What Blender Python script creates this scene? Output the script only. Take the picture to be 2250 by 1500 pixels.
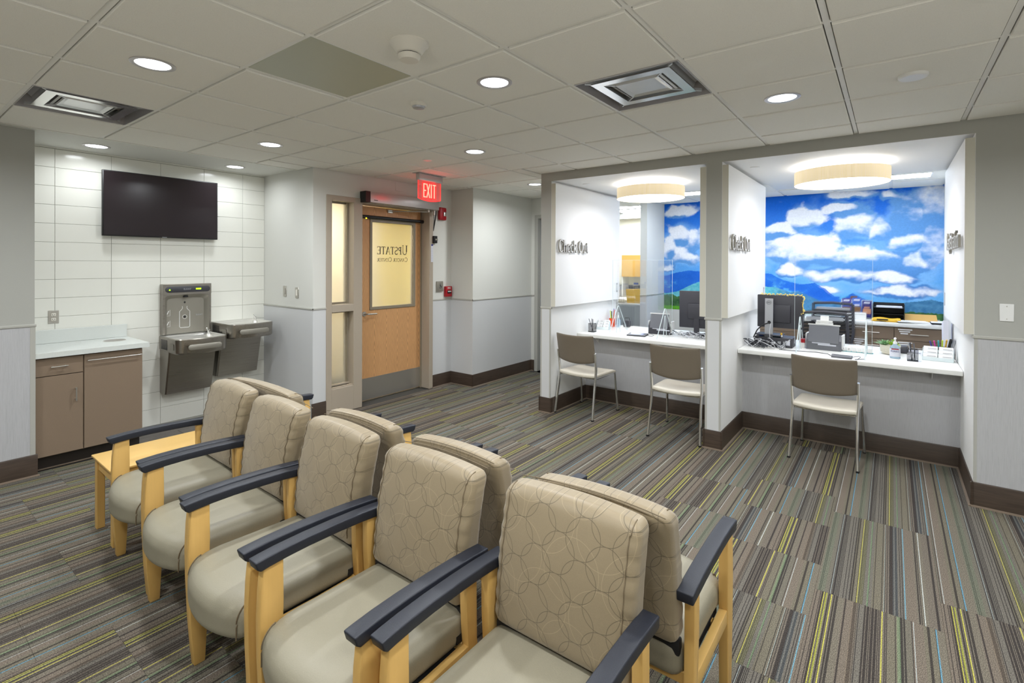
import bpy, bmesh, math, random
import numpy as np
from mathutils import Vector, Matrix
PI = math.pi
random.seed(7)
for o in list(bpy.data.objects): bpy.data.objects.remove(o)
SC = bpy.context.scene
COL = SC.collection

# ---------------------------------------------------------------- camera
cd = bpy.data.cameras.new('camera'); cam = bpy.data.objects.new('camera', cd); COL.objects.link(cam)
cd.sensor_width = 36; cd.lens = 1099.28/2250*36; cd.shift_y = -166.9/2250; cd.clip_start = .05; cd.clip_end = 60
YAW, PITCH, ROLL, CAMZ = .6488, -.0043, .0041, 1.6466
fw = Vector((math.cos(YAW)*math.cos(PITCH), math.sin(YAW)*math.cos(PITCH), math.sin(PITCH)))
rt0 = Vector((math.sin(YAW), -math.cos(YAW), 0)); up0 = rt0.cross(fw)
rt = rt0*math.cos(ROLL) + up0*math.sin(ROLL); up = -rt0*math.sin(ROLL) + up0*math.cos(ROLL)
M = Matrix((rt, up, -fw)).transposed().to_4x4(); M.translation = Vector((0, 0, CAMZ)); cam.matrix_world = M
SC.camera = cam
# ---------------------------------------------------------------- view, world
SC.view_settings.view_transform = 'Standard'; SC.view_settings.look = 'None'
SC.view_settings.gamma = 1; SC.view_settings.exposure = 0.0
SC.view_settings.use_curve_mapping = False
w = bpy.data.worlds.new('world'); SC.world = w; w.use_nodes = True
w.node_tree.nodes['Background'].inputs[0].default_value = (.8, .88, 1, 1)
w.node_tree.nodes['Background'].inputs[1].default_value = .25
P_DOWN = 21.0      # watts of one recessed downlight
P_ALC = 4.5        # watts of one alcove downlight
E_DRUM = 13.0      # emission of the drum lamp diffuser
E_PANEL = 24.0      # emission of the office panel lights
P_UP = 26.0        # watts of one added uplight, unseen behind the camera
ZC = 2.65          # ceiling height

def lin(c):
    return tuple(((v/255)/12.92 if v/255 <= .04045 else (((v/255)+.055)/1.055)**2.4) for v in c) + (1,)
# ---------------------------------------------------------------- materials
MATS = {}
class NT:
    def __init__(s, m):
        s.m = m; s.t = m.node_tree; s.n = s.t.nodes; s.l = s.t.links; s.b = s.n['Principled BSDF']
    def new(s, typ, **k):
        n = s.n.new(typ)
        for a, v in k.items():
            if a.startswith('i_'): n.inputs[a[2:].replace('_', ' ')].default_value = v
            else: setattr(n, a, v)
        return n
    def math(s, op, a, b=None, clamp=False):
        n = s.n.new('ShaderNodeMath'); n.operation = op; n.use_clamp = clamp
        for i, v in enumerate((a, b)):
            if v is None: continue
            if hasattr(v, 'is_linked') or hasattr(v, 'links'): s.l.new(v, n.inputs[i])
            else: n.inputs[i].default_value = v
        return n.outputs[0]
    def link(s, a, b): s.l.new(a, b)
    def ramp(s, fac, stops, interp='LINEAR'):
        n = s.n.new('ShaderNodeValToRGB'); n.color_ramp.interpolation = interp
        el = n.color_ramp.elements
        while len(el) < len(stops): el.new(.5)
        for e, (p, c) in zip(el, stops): e.position = p; e.color = c
        s.l.new(fac, n.inputs[0]); return n.outputs[0]
    def mix(s, fac, a, b, mode='MIX'):
        n = s.n.new('ShaderNodeMix'); n.data_type = 'RGBA'; n.blend_type = mode
        for i, v in ((0, fac), (6, a), (7, b)):
            if hasattr(v, 'links'): s.l.new(v, n.inputs[i])
            else: n.inputs[i].default_value = v
        return n.outputs[2]
    def mapping(s, scale=(1, 1, 1), src='Object', rot=(0, 0, 0), loc=(0, 0, 0)):
        tc = s.n.new('ShaderNodeTexCoord'); mp = s.n.new('ShaderNodeMapping')
        mp.inputs['Scale'].default_value = scale; mp.inputs['Rotation'].default_value = rot; mp.inputs['Location'].default_value = loc
        s.l.new(tc.outputs[src], mp.inputs[0]); return mp.outputs[0]
    def noise(s, vec, scale=5, detail=2, rough=.5):
        n = s.new('ShaderNodeTexNoise'); n.inputs['Scale'].default_value = scale
        n.inputs['Detail'].default_value = detail; n.inputs['Roughness'].default_value = rough
        s.l.new(vec, n.inputs['Vector']); return n.outputs[0]
    def bump(s, h, strength=.2, dist=.002):
        n = s.n.new('ShaderNodeBump'); n.inputs['Strength'].default_value = strength; n.inputs['Distance'].default_value = dist
        s.l.new(h, n.inputs['Height']); s.l.new(n.outputs[0], s.b.inputs['Normal'])
def mat(name, rgb, rough=.5, metal=0, emit=None, strength=0, trans=0, alpha=1, ior=1.45, coat=0, fn=None, spec=.5):
    m = bpy.data.materials.new(name); m.use_nodes = True
    b = m.node_tree.nodes['Principled BSDF']; c = lin(rgb)
    b.inputs['Base Color'].default_value = c; b.inputs['Roughness'].default_value = rough
    b.inputs['Metallic'].default_value = metal; b.inputs['IOR'].default_value = ior
    b.inputs['Transmission Weight'].default_value = trans; b.inputs['Alpha'].default_value = alpha
    b.inputs['Coat Weight'].default_value = coat; b.inputs['Specular IOR Level'].default_value = spec
    if emit: b.inputs['Emission Color'].default_value = lin(emit); b.inputs['Emission Strength'].default_value = strength
    if fn: fn(NT(m), c)
    MATS[name] = m; return m
def sc(c, k): return (c[0]*k, c[1]*k, c[2]*k, 1)
def f_paint(t, c):
    v = t.mapping(); n = t.noise(v, 900, 2); t.bump(n, .08, .001)
    t.link(t.mix(t.noise(v, 1.3, 2), sc(c, .97), sc(c, 1.03)), t.b.inputs['Base Color'])
def f_vinyl(t, c):
    v = t.mapping((330, 330, 9)); n = t.noise(v, 1, 3, .7)
    t.link(t.ramp(n, [(.3, sc(c, .88)), (.5, c), (.72, sc(c, 1.06))]), t.b.inputs['Base Color']); t.bump(n, .25, .001)
def f_speck(a, b, scale, thr=.5):
    def f(t, c):
        v = t.mapping(); n = t.noise(v, scale, 3, .7)
        t.link(t.ramp(n, [(thr-.12, sc(c, a)), (thr+.12, sc(c, b))]), t.b.inputs['Base Color']); t.bump(n, .35, .0015)
    return f
def f_ceil(t, c):
    v = t.mapping(); n = t.noise(v, 330, 3, .8); n2 = t.noise(v, 120, 2, .6)
    t.link(t.ramp(n, [(.32, sc(c, .84)), (.44, sc(c, .98)), (.7, sc(c, 1.0))]), t.b.inputs['Base Color']); t.bump(n2, .3, .002)
def f_wood(scale_long, axis, amt=.12, freq=60):
    def f(t, c):
        s = [freq]*3; s[axis] = scale_long
        v = t.mapping(tuple(s)); n = t.noise(v, 1, 4, .6)
        oi = t.new('ShaderNodeObjectInfo')
        k = t.mix(n, sc(c, 1-amt), sc(c, 1+amt*.6))
        k2 = t.mix(t.math('MULTIPLY', oi.outputs['Random'], .35), k, sc(c, .86))
        t.link(k2, t.b.inputs['Base Color']); t.bump(n, .05, .0005)
    return f
def f_oak(t, c):
    v = t.mapping((1, 1, 1)); sep = t.new('ShaderNodeSeparateXYZ'); t.link(v, sep.inputs[0])
    # cathedral figure: arches repeated across the leaf, stretched along its height
    n0 = t.noise(t.mapping((2.2, 1, .35)), 1, 2)
    fx = t.math('FRACT', t.math('ADD', t.math('MULTIPLY', sep.outputs[0], 5.6), t.math('MULTIPLY', n0, .35)))
    ax = t.math('ABSOLUTE', t.math('SUBTRACT', fx, .5))
    zz = t.math('ADD', sep.outputs[2], t.math('MULTIPLY', t.math('POWER', ax, 1.4), 2.2))
    zz = t.math('ADD', zz, t.math('MULTIPLY', t.noise(t.mapping((4, 1, 1.2)), 1, 3), .5))
    wv = t.math('SINE', t.math('MULTIPLY', zz, 62)); wv = t.math('ADD', t.math('MULTIPLY', wv, .5), .5)
    fine = t.noise(t.mapping((260, 260, 7)), 1, 3, .7)
    fac = t.math('ADD', t.math('MULTIPLY', wv, .5), t.math('MULTIPLY', fine, .6))
    t.link(t.ramp(fac, [(.15, sc(c, .52)), (.45, sc(c,.96)), (.85, sc(c, 1.16))]), t.b.inputs['Base Color'])
def f_steel(t, c):
    v = t.mapping((4, 300, 300)); n = t.noise(v, 1, 3)
    t.link(t.ramp(n, [(.3, sc(c, .88)), (.7, sc(c, 1.08))]), t.b.inputs['Base Color'])
    r = t.math('ADD', t.math('MULTIPLY', n, .18), .22); t.link(r, t.b.inputs['Roughness'])
def f_base(t, c):
    v = t.mapping((5, 5, 90)); n = t.noise(v, 1, 3, .6)
    t.link(t.ramp(n, [(.3, sc(c, .75)), (.7, sc(c, 1.25))]), t.b.inputs['Base Color'])
def f_fabric(t, c):
    v = t.mapping(); sep = t.new('ShaderNodeSeparateXYZ'); t.link(v, sep.inputs[0])
    def ring(per_y, per_z, oy, oz, r, wd):
        a = t.math('SUBTRACT', t.math('FRACT', t.math('ADD', t.math('DIVIDE', sep.outputs[1], per_y), oy)), .5)
        b = t.math('SUBTRACT', t.math('FRACT', t.math('ADD', t.math('DIVIDE', sep.outputs[2], per_z), oz)), .5)
        a = t.math('MULTIPLY', a, per_y); b = t.math('MULTIPLY', b, per_z)
        d = t.math('SQRT', t.math('ADD', t.math('MULTIPLY', a, a), t.math('MULTIPLY', b, b)))
        d = t.math('ABSOLUTE', t.math('SUBTRACT', d, r))
        return t.math('SUBTRACT', 1, t.math('DIVIDE', d, wd), True)
    dk = ring(.150, .112, 0, .1, .056, .0014)
    dk = t.math('MAXIMUM', dk, ring(.150, .112, .5, .6, .056, .0014))
    lt = ring(.19, .23, .25, .3, .09, .0011)
    lt = t.math('MAXIMUM', lt, ring(.19, .23, .75, .8, .09, .0011))
    n = t.noise(t.mapping((700, 700, 250)), 1, 2, .6)
    base = t.mix(n, sc(c, .86), sc(c, 1.12))
    k = t.mix(t.math('MULTIPLY', lt, .6), base, sc(c, 1.7)); k = t.mix(t.math('MULTIPLY', dk, .9), k, sc(c, .3))
    t.link(k, t.b.inputs['Base Color']); t.bump(n, .12, .0006)
    t.b.inputs['Sheen Weight'].default_value = .25
def f_carpet(t, c):
    # one shared repeat of yarn colours across the tile, shifted sideways per tile
    tc = t.new('ShaderNodeTexCoord'); sep = t.new('ShaderNodeSeparateXYZ'); t.link(tc.outputs['Object'], sep.inputs[0])
    oi = t.new('ShaderNodeObjectInfo')
    sh = t.math('MULTIPLY', oi.outputs['Object Index'], .125)
    y = t.math('ADD', sep.outputs[1], sh)
    y = t.math('FRACT', t.math('ADD', y, 5.25))
    def wn(v, seed):
        w_ = t.new('ShaderNodeTexWhiteNoise', noise_dimensions='2D'); cb = t.new('ShaderNodeCombineXYZ')
        t.link(v, cb.inputs[0]); cb.inputs[1].default_value = seed; t.link(cb.outputs[0], w_.inputs['Vector']); return w_.outputs['Value']
    N = 320.0
    i1 = t.math('FLOOR', t.math('MULTIPLY', y, N)); i2 = t.math('FLOOR', t.math('MULTIPLY', y, N/7)); i3 = t.math('FLOOR', t.math('MULTIPLY', y, N/14))
    r1 = wn(i1, 3.1); r2 = wn(i2, 7.7); r3 = wn(i3, 1.9)
    G = lin
    base = t.ramp(r3, [(0, G((119, 112, 100))), (.28, G((114, 109, 98))), (.45, G((120, 110, 99))), (.62, G((113, 108, 100))), (.78, G((117, 111, 97))), (.9, G((115, 107, 97)))], 'CONSTANT')
    # dark thin lines, denser in some bands
    dens = t.ramp(r2, [(0, (.14,)*3+(1,)), (.35, (.46,)*3+(1,)), (.66, (.16,)*3+(1,)), (.84, (.62,)*3+(1,))], 'CONSTANT')
    dk = t.math('LESS_THAN', r1, dens)
    col = t.mix(t.math('MULTIPLY', dk, .8), base, G((48, 44, 45)))
    # accents
    def band(c0, wd, colr, amt=1.0):
        nonlocal col
        d = t.math('LESS_THAN', t.math('ABSOLUTE', t.math('SUBTRACT', y, c0)), wd)
        col = t.mix(t.math('MULTIPLY', d, amt*.86), col, G(colr))
    for c0, wd, cc, a in [(.052, .0022, (206, 200, 92), .9), (.073, .0035, (176, 178, 82), .75), (.084, .0018, (206, 200, 92), .9), (.190, .0020, (214, 218, 210), .95),
                          (.262, .0022, (112, 168, 188), .85), (.300, .010, (96, 108, 114), .3), (.345, .0013, (180, 190, 180), .7), (.410, .003, (118, 142, 108), .8), (.440, .012, (122, 122, 84), .4),
                          (.452, .0014, (208, 200, 96), .9), (.560, .0014, (186, 194, 190), .8), (.600, .016, (100, 116, 96), .35),
                          (.655, .0024, (100, 162, 190), .85), (.735, .0014, (196, 204, 202), .8), (.790, .006, (126, 148, 114), .6), (.850, .0024, (198, 192, 88), .9), (.955, .012, (132, 116, 98), .3)]:
        band(c0, wd, cc, a)
    pile = t.noise(t.mapping((190, 330, 330)), 1, 2, .8)
    pl2 = t.noise(t.mapping((420, 420, 1)), 1, 2, .7)
    k = t.mix(1.0, col, t.ramp(pile, [(.3, (.20, .20, .20, 1)), (.5, (.92, .92, .92, 1)), (.7, (1.7, 1.7, 1.7, 1))]), 'MULTIPLY')
    k = t.mix(.7, k, t.ramp(pl2, [(.3, (.5, .5, .5, 1)), (.6, (1.1, 1.1, 1.1, 1))]), 'MULTIPLY')
    t.link(k, t.b.inputs['Base Color']); t.bump(pile, .5, .002)
    t.b.inputs['Specular IOR Level'].default_value = .1
def f_grasscloth(t, c):
    v = t.mapping((90, 90, 4)); n = t.noise(v, 1, 2); t.link(t.mix(n, sc(c, .86), sc(c, 1.1)), t.b.inputs['Base Color'])

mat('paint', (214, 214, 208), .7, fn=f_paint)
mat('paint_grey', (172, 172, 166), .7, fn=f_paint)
mat('paint_white', (236, 236, 234), .6, fn=f_paint)
mat('vinyl', (182, 182, 184), .6, fn=f_vinyl)
mat('vinyl_plain', (206, 207, 208), .55, fn=f_paint)
mat('trim_grey', (176, 175, 168), .45)
mat('base', (66, 54, 45), .35, fn=f_base)
mat('base_lip', (120, 106, 92), .3)
mat('ceil', (238, 236, 228), .95, fn=f_ceil)
mat('tee', (236, 235, 230), .5)
mat('access', (176, 178, 160), .4)
mat('carpet', (120, 115, 105), .95, fn=f_carpet)
mat('floor_slab', (70, 68, 64), .9)
mat('porcelain', (96, 90, 85), .35, fn=f_speck(.9, 1.1, 60))
mat('tile', (232, 232, 224), .12, spec=.5)
mat('grout', (176, 175, 165), .8)
mat('maple', (216, 174, 102), .38, fn=f_wood(3, 2, .10, 50))
mat('maple_x', (222, 182, 110), .38, fn=f_wood(3, 0, .08, 50))
mat('armblack', (34, 37, 46), .42, fn=f_speck(.9, 1.25, 500))
mat('seat_vinyl', (144, 138, 120), .42, fn=f_speck(.98, 1.02, 300))
mat('seat_fabric', (142, 127, 101), .45, fn=f_fabric)
mat('seam', (112, 98, 76), .6)
mat('blackfab', (26, 26, 28), .7)
mat('v_shell', (116, 106, 92), .45, fn=f_speck(.97, 1.03, 300))
mat('v_seat', (205, 198, 183), .4)
mat('chrome', (228, 228, 226), .16, .92)
mat('satin', (190, 187, 180), .34, .8)
mat('steel', (158, 153, 145), .3, .95, fn=f_steel)
mat('steel_dark', (150, 146, 136), .42, .5)
mat('diffuser_panel', (205, 207, 208), .22, .35)
mat('steel_bright', (226, 224, 218), .28, .6)
mat('taupe', (172, 160, 144), .4)
mat('taupe_dark', (140, 130, 112), .4)
mat('oak', (206, 156, 106), .45, fn=f_oak)
mat('alum', (196, 192, 192), .35, .6)
mat('black', (28, 28, 30), .4)
mat('blackgloss', (14, 13, 16), .12)
mat('screen', (40, 33, 36), .2)
mat('dark_plastic', (62, 62, 68), .45)
mat('mid_plastic', (104, 106, 112), .45)
mat('silver_plastic', (178, 180, 184), .35, .3)
mat('white_plastic', (232, 232, 230), .35)
mat('offwhite', (222, 218, 208), .4)
mat('cabinet', (134, 116, 98), .4, fn=f_speck(.97, 1.03, 500))
mat('kick', (40, 34, 30), .4)
mat('quartz', (212, 216, 212), .25, fn=f_speck(.86, 1.04, 420, .42))
mat('solid_white', (240, 240, 236), .3)
mat('counter_edge', (206, 203, 190), .4)
mat('red', (168, 22, 34), .35)
mat('exit_red', (255, 40, 40), .3, emit=(255, 36, 36), strength=2.0)
mat('exit_letter', (255, 120, 100), .3, emit=(255, 96, 80), strength=5)
mat('exit_acryl', (255, 120, 120), .1, emit=(255, 60, 60), strength=.4, alpha=.35)
mat('green_led', (170, 255, 40), .3, emit=(150, 255, 20), strength=3)
mat('yellow_led', (255, 240, 60), .3, emit=(255, 230, 40), strength=4)
mat('glow', (255, 255, 255), .5, emit=(240, 246, 255), strength=7)
mat('glow_panel', (255, 255, 255), .5, emit=(232, 242, 255), strength=E_PANEL)
mat('glow_drum', (255, 255, 255), .5, emit=(250, 250, 255), strength=E_DRUM)
mat('glow_soft', (255, 255, 255), .5, emit=(250, 250, 255), strength=4.6)
def f_shade(t, c):
    n = t.noise(t.mapping((220, 220, 3)), 1, 3, .7)
    k = t.ramp(n, [(.3, sc(c, .80)), (.7, sc(c, 1.1))]); t.link(k, t.b.inputs['Base Color']); t.link(k, t.b.inputs['Emission Color'])
mat('shade', (240, 222, 186), .7, emit=(240, 222, 186), strength=.55, fn=f_shade)
mat('glass', (250, 252, 250), .02, trans=1, ior=1.1, alpha=.16)
mat('glass_edge', (225, 238, 240), .2, emit=(225, 238, 240), strength=0, alpha=.75)
mat('frost', (250, 248, 236), .4, trans=.8, ior=1.1)
mat('navy', (20, 24, 44), .5)
mat('yellow_wall', (240, 226, 150), .8)
mat('beige_wall', (238, 232, 214), .8)
mat('partition', (150, 154, 156), .8, fn=f_grasscloth)
mat('honey', (190, 146, 72), .5)
mat('yellow', (226, 178, 50), .5)
mat('cream_wall', (238, 234, 214), .7, fn=f_paint)
mat('manila', (222, 176, 96), .6)
mat('paper', (242, 242, 242), .6)
mat('paper2', (214, 216, 226), .6)
mat('blue', (60, 100, 190), .5)
mat('bluepad', (92, 104, 150), .25)
mat('purple', (66, 58, 142), .4)
mat('orange', (232, 84, 34), .35)
mat('pink', (216, 60, 150), .4)
mat('teal', (52, 160, 170), .4)
mat('lime', (190, 214, 60), .4)
mat('succulent', (122, 166, 116), .5)
mat('succulent2', (166, 204, 70), .5)
mat('pot', (216, 210, 192), .6, fn=f_speck(.95, 1.04, 90))
mat('gel', (196, 222, 240), .1, trans=.6, ior=1.2)
mat('green_print', (56, 120, 60), .5)
mat('cable_grey', (70, 72, 78), .45)
mat('cable_light', (196, 198, 202), .4)
mat('garland', (240, 214, 110), .5)
mat('skin_print', (196, 140, 110), .5)
mat('wood_print', (120, 90, 60), .5)
mat('navy_label', (40, 40, 120), .5)
def f_mural(t, c):
    a = t.new('ShaderNodeVertexColor', layer_name='Col'); n = t.noise(t.mapping((40, 40, 40)), 1, 3, .7)
    t.link(t.mix(.5, a.outputs[0], t.ramp(n, [(.3, (.86, .86, .86, 1)), (.7, (1.1, 1.1, 1.1, 1))]), 'MULTIPLY'), t.b.inputs['Base Color'])
mat('mural_print', (120, 160, 220), .5, fn=f_mural, spec=.2)
# ---------------------------------------------------------------- mesh builder
class MB:
    def __init__(s): s.bm = bmesh.new()
    def face(s, vs):
        try: return s.bm.faces.new(vs)
        except ValueError: return None
    def box(s, x0, y0, z0, x1, y1, z1, bev=0, seg=2):
        r = bmesh.ops.create_cube(s.bm, size=1)['verts']
        for v in r: v.co = Vector((x0+(v.co.x+.5)*(x1-x0), y0+(v.co.y+.5)*(y1-y0), z0+(v.co.z+.5)*(z1-z0)))
        if bev:
            es = list({e for v in r for e in v.link_edges})
            bmesh.ops.bevel(s.bm, geom=es, offset=bev, segments=seg, affect='EDGES', profile=.5)
        return s
    def cbox(s, c, h, bev=0, rot=None, seg=2):
        r = bmesh.ops.create_cube(s.bm, size=1)['verts']
        for v in r: v.co = Vector((v.co.x*2*h[0], v.co.y*2*h[1], v.co.z*2*h[2]))
        vs = r
        if bev:
            es = list({e for v in r for e in v.link_edges})
            g = bmesh.ops.bevel(s.bm, geom=es, offset=bev, segments=seg, affect='EDGES', profile=.5)
            vs = list({v for f in g['faces'] for v in f.verts} | {v for v in r if v.is_valid})
        m = Matrix.Translation(Vector(c)) @ (rot if rot else Matrix.Identity(4))
        for v in vs: v.co = m @ v.co
        return s
    def loft(s, loops, cap0=True, cap1=True, closed=True):
        rows = [[s.bm.verts.new(p) for p in lp] for lp in loops]; n = len(rows[0])
        for a, b in zip(rows, rows[1:]):
            for i in range(n if closed else n-1): s.face((a[i], a[(i+1) % n], b[(i+1) % n], b[i]))
        if cap0: s.face(rows[0][::-1])
        if cap1: s.face(rows[-1])
        return s
    def prism(s, prof, axis, a, b):
        def P(p, t):
            if axis == 'y': return (p[0], t, p[1])
            if axis == 'x': return (t, p[0], p[1])
            return (p[0], p[1], t)
        return s.loft([[P(p, a) for p in prof], [P(p, b) for p in prof]])
    def tube(s, pts, r, n=8, cap=True):
        pts = [Vector(p) for p in pts]; rs = r if isinstance(r, (list, tuple)) else [r]*len(pts)
        loops = []; prev = None
        for i, p in enumerate(pts):
            d = (pts[min(i+1, len(pts)-1)]-pts[max(i-1, 0)])
            if d.length < 1e-9: d = Vector((0, 0, 1))
            d.normalize()
            if prev is None:
                a = Vector((0, 0, 1)) if abs(d.z) < .9 else Vector((1, 0, 0)); u = d.cross(a).normalized()
            else:
                u = prev - d*prev.dot(d)
                u = u.normalized() if u.length > 1e-6 else d.orthogonal().normalized()
            v = d.cross(u); prev = u
            loops.append([p+u*rs[i]*math.cos(2*PI*k/n)+v*rs[i]*math.sin(2*PI*k/n) for k in range(n)])
        return s.loft(loops, cap, cap)
    def lathe(s, prof, c=(0, 0, 0), n=24, cap0=True, cap1=True):
        return s.loft([[(c[0]+r*math.cos(2*PI*k/n), c[1]+r*math.sin(2*PI*k/n), c[2]+z) for k in range(n)] for r, z in prof], cap0, cap1)
    def sphere(s, c, r, n=8):
        q = bmesh.ops.create_uvsphere(s.bm, u_segments=n*2, v_segments=n, radius=1)['verts']
        rr = r if isinstance(r, (tuple, list)) else (r, r, r)
        for v in q: v.co = Vector((c[0]+v.co.x*rr[0], c[1]+v.co.y*rr[1], c[2]+v.co.z*rr[2]))
        return s
    def cushion(s, hx, hy, hz, r, n=14, fn=None):
        q = bmesh.ops.create_cube(s.bm, size=2)['verts']
        es = list({e for v in q for e in v.link_edges})
        bmesh.ops.subdivide_edges(s.bm, edges=es, cuts=n-1, use_grid_fill=True)
        for v in s.bm.verts:
            p = Vector((v.co.x*hx, v.co.y*hy, v.co.z*hz))
            # spread points so rounded rims get geometry
            q_ = Vector((max(-hx+r, min(hx-r, p.x)), max(-hy+r, min(hy-r, p.y)), max(-hz+r, min(hz-r, p.z))))
            d = p-q_
            if d.length > 1e-9: p = q_+d.normalized()*r
            v.co = fn(p) if fn else p
        return s
    def build(s, name, m, parent=None, smooth=40, loc=None, rot=None):
        me = bpy.data.meshes.new(name)
        bmesh.ops.recalc_face_normals(s.bm, faces=s.bm.faces[:])
        s.bm.to_mesh(me); s.bm.free()
        me.materials.append(MATS[m])
        if smooth:
            me.shade_smooth(); me.set_sharp_from_angle(angle=math.radians(smooth))
        o = bpy.data.objects.new(name, me); COL.objects.link(o)
        if parent: o.parent = parent
        if loc: o.location = loc
        if rot: o.rotation_euler = rot
        return o
def tag(o, label, cat=None, group=None, kind=None):
    o['label'] = label
    if cat: o['category'] = cat
    if group: o['group'] = group
    if kind: o['kind'] = kind
    return o
def thing(name, label, cat, loc=(0, 0, 0), rz=0, group=None, kind=None):
    o = bpy.data.objects.new(name, None); o.empty_display_size = .1; COL.objects.link(o)
    o.location = loc; o.rotation_euler = (0, 0, rz)
    return tag(o, label, cat, group, kind)
def struct(o, label=None):
    o['kind'] = 'structure'
    if label: o['label'] = label
    return o
def dup(root, loc, rz, label, group=None):
    r = root.copy(); COL.objects.link(r); r.location = loc; r.rotation_euler = (0, 0, rz); r['label'] = label
    if group: r['group'] = group
    for ch in list(root.children):
        c = ch.copy(); COL.objects.link(c); c.parent = r
        for g in ch.children:
            d = g.copy(); COL.objects.link(d); d.parent = c
    return r
def copyobj(o, loc=None, rot=None, parent=None):
    c = o.copy(); COL.objects.link(c)
    if loc is not None: c.location = loc
    if rot is not None: c.rotation_euler = rot
    if parent: c.parent = parent
    return c
# ---------------------------------------------------------------- lettering
def arc(cx, cy, rx, ry, a0, a1, n=14):
    return [(cx+rx*math.cos(math.radians(a0+(a1-a0)*i/n)), cy+ry*math.sin(math.radians(a0+(a1-a0)*i/n))) for i in range(n+1)]
K, T_ = .125, .05
def glyph(ch):
    S = []
    def st(x, a, b, w=K): S.append(([(x, a), (x, b)], w))
    def sf(x, y, h=.11): S.append(([(x-h, y), (x+h, y)], T_))
    if ch == 'U': st(.17, 1, .3); S.append((arc(.46, .32, .29, .32, 180, 360), .07)); st(.75, .3, 1, T_); sf(.17, .98, .15); sf(.75, .98, .13); return S, .95
    if ch == 'P': st(.2, 0, 1); S.append((arc(.22, .74, .4, .24, 90, -90), .09)); sf(.2, .02, .16); sf(.14, .98, .1); return S, .72
    if ch == 'R': st(.2, 0, 1); S.append((arc(.22, .74, .38, .24, 90, -90), .09)); S.append(([(.36, .5), (.78, .02)], K)); sf(.2, .02, .16); sf(.14, .98, .1); sf(.8, .02, .08); return S, .88
    if ch == 'S': S.append((arc(.34, .74, .24, .24, 40, 270), .09)); S.append((arc(.34, .26, .27, .25, 90, -150), .1)); return S, .7
    if ch == 'T': st(.4, 0, .97); S.append(([(.04, .97), (.76, .97)], T_*1.3)); st(.06, .8, .97, T_); st(.74, .8, .97, T_); sf(.4, .02, .15); return S, .8
    if ch == 'A': S.append(([(.42, 1), (.1, 0)], T_)); S.append(([(.42, 1), (.78, 0)], K)); S.append(([(.2, .33), (.64, .33)], T_)); sf(.1, .02); sf(.78, .02, .13); return S, .92
    if ch == 'E': st(.2, 0, 1); [S.append(([(.2, y), (x, y)], T_*1.2)) for y, x in ((.98, .66), (.52, .56), (.03, .7))]; st(.67, .8, 1, T_); st(.7, 0, .2, T_); return S, .8
    if ch == 'C': S.append((arc(.5, .5, .4, .48, 48, 312, 24), .1)); st(.8, .7, .92, T_); return S, .92
    if ch == 'N': st(.16, 0, 1, T_); S.append(([(.16, .98), (.78, .02)], K)); st(.78, 0, 1, T_); sf(.16, .02); sf(.1, .98); sf(.78, .98); return S, .98
    if ch == 'O': S.append((arc(.48, .5, .38, .46, 0, 360, 28), .1)); return S, .96
    X = .64
    if ch == 'h': st(.15, 0, 1); S.append((arc(.36, .42, .2, .2, 180, 0), .08)); st(.56, .42, 0); sf(.15, .02, .12); sf(.56, .02, .12); return S, .72
    if ch == 'n': st(.15, 0, X); S.append((arc(.36, .42, .2, .2, 180, 0), .08)); st(.56, .42, 0); sf(.15, .02, .12); sf(.56, .02, .12); return S, .72
    if ch == 'u': st(.15, X, .2); S.append((arc(.34, .22, .19, .2, 180, 360), .08)); st(.55, 0, X); sf(.6, .02, .1); sf(.1, X-.02, .08); sf(.5, X-.02, .08); return S, .7
    if ch == 'e': S.append((arc(.33, .32, .25, .3, 15, 320, 20), .09)); S.append(([(.1, .36), (.57, .36)], T_)); return S, .64
    if ch == 'c': S.append((arc(.33, .32, .25, .3, 50, 310, 18), .1)); return S, .6
    if ch == 'o': S.append((arc(.34, .32, .26, .3, 0, 360, 22), .09)); return S, .7
    if ch == 'k': st(.15, 0, 1); S.append(([(.2, .26), (.56, .62)], T_)); S.append(([(.3, .36), (.62, .02)], K)); sf(.15, .02, .12); sf(.64, .02, .08); sf(.56, X, .08); return S, .7
    if ch == 't': st(.22, .08, .88); S.append(([(.04, X), (.42, X)], T_)); S.append((arc(.34, .14, .12, .13, 180, 330), .07)); return S, .48
    if ch == 'i': st(.15, 0, X); S.append((arc(.15, .88, .03, .03, 0, 360, 8), .07)); sf(.15, .02, .12); sf(.1, X-.02, .08); return S, .34
    if ch == 's': S.append((arc(.24, .48, .16, .14, 40, 270), .07)); S.append((arc(.24, .18, .17, .16, 90, -150), .08)); return S, .5
    if ch == 'a': S.append((arc(.27, .2, .18, .18, 60, 360, 16), .08)); st(.47, 0, .44); S.append((arc(.3, .44, .17, .18, 0, 150), .07)); sf(.54, .02, .06); return S, .64
    if ch == 'r': st(.15, 0, X); S.append((arc(.34, .42, .17, .18, 170, 50), .08)); sf(.15, .02, .12); sf(.1, X-.02, .08); return S, .5
    if ch == 'g': S.append((arc(.3, .4, .2, .22, 0, 360, 18), .08)); S.append((arc(.32, -.1, .24, .14, 0, 360, 18), .06)); S.append(([(.14, .2), (.2, .06), (.48, .02)], T_)); S.append(([(.44, .58), (.62, .64)], T_)); return S, .66
    return S, .38
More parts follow.
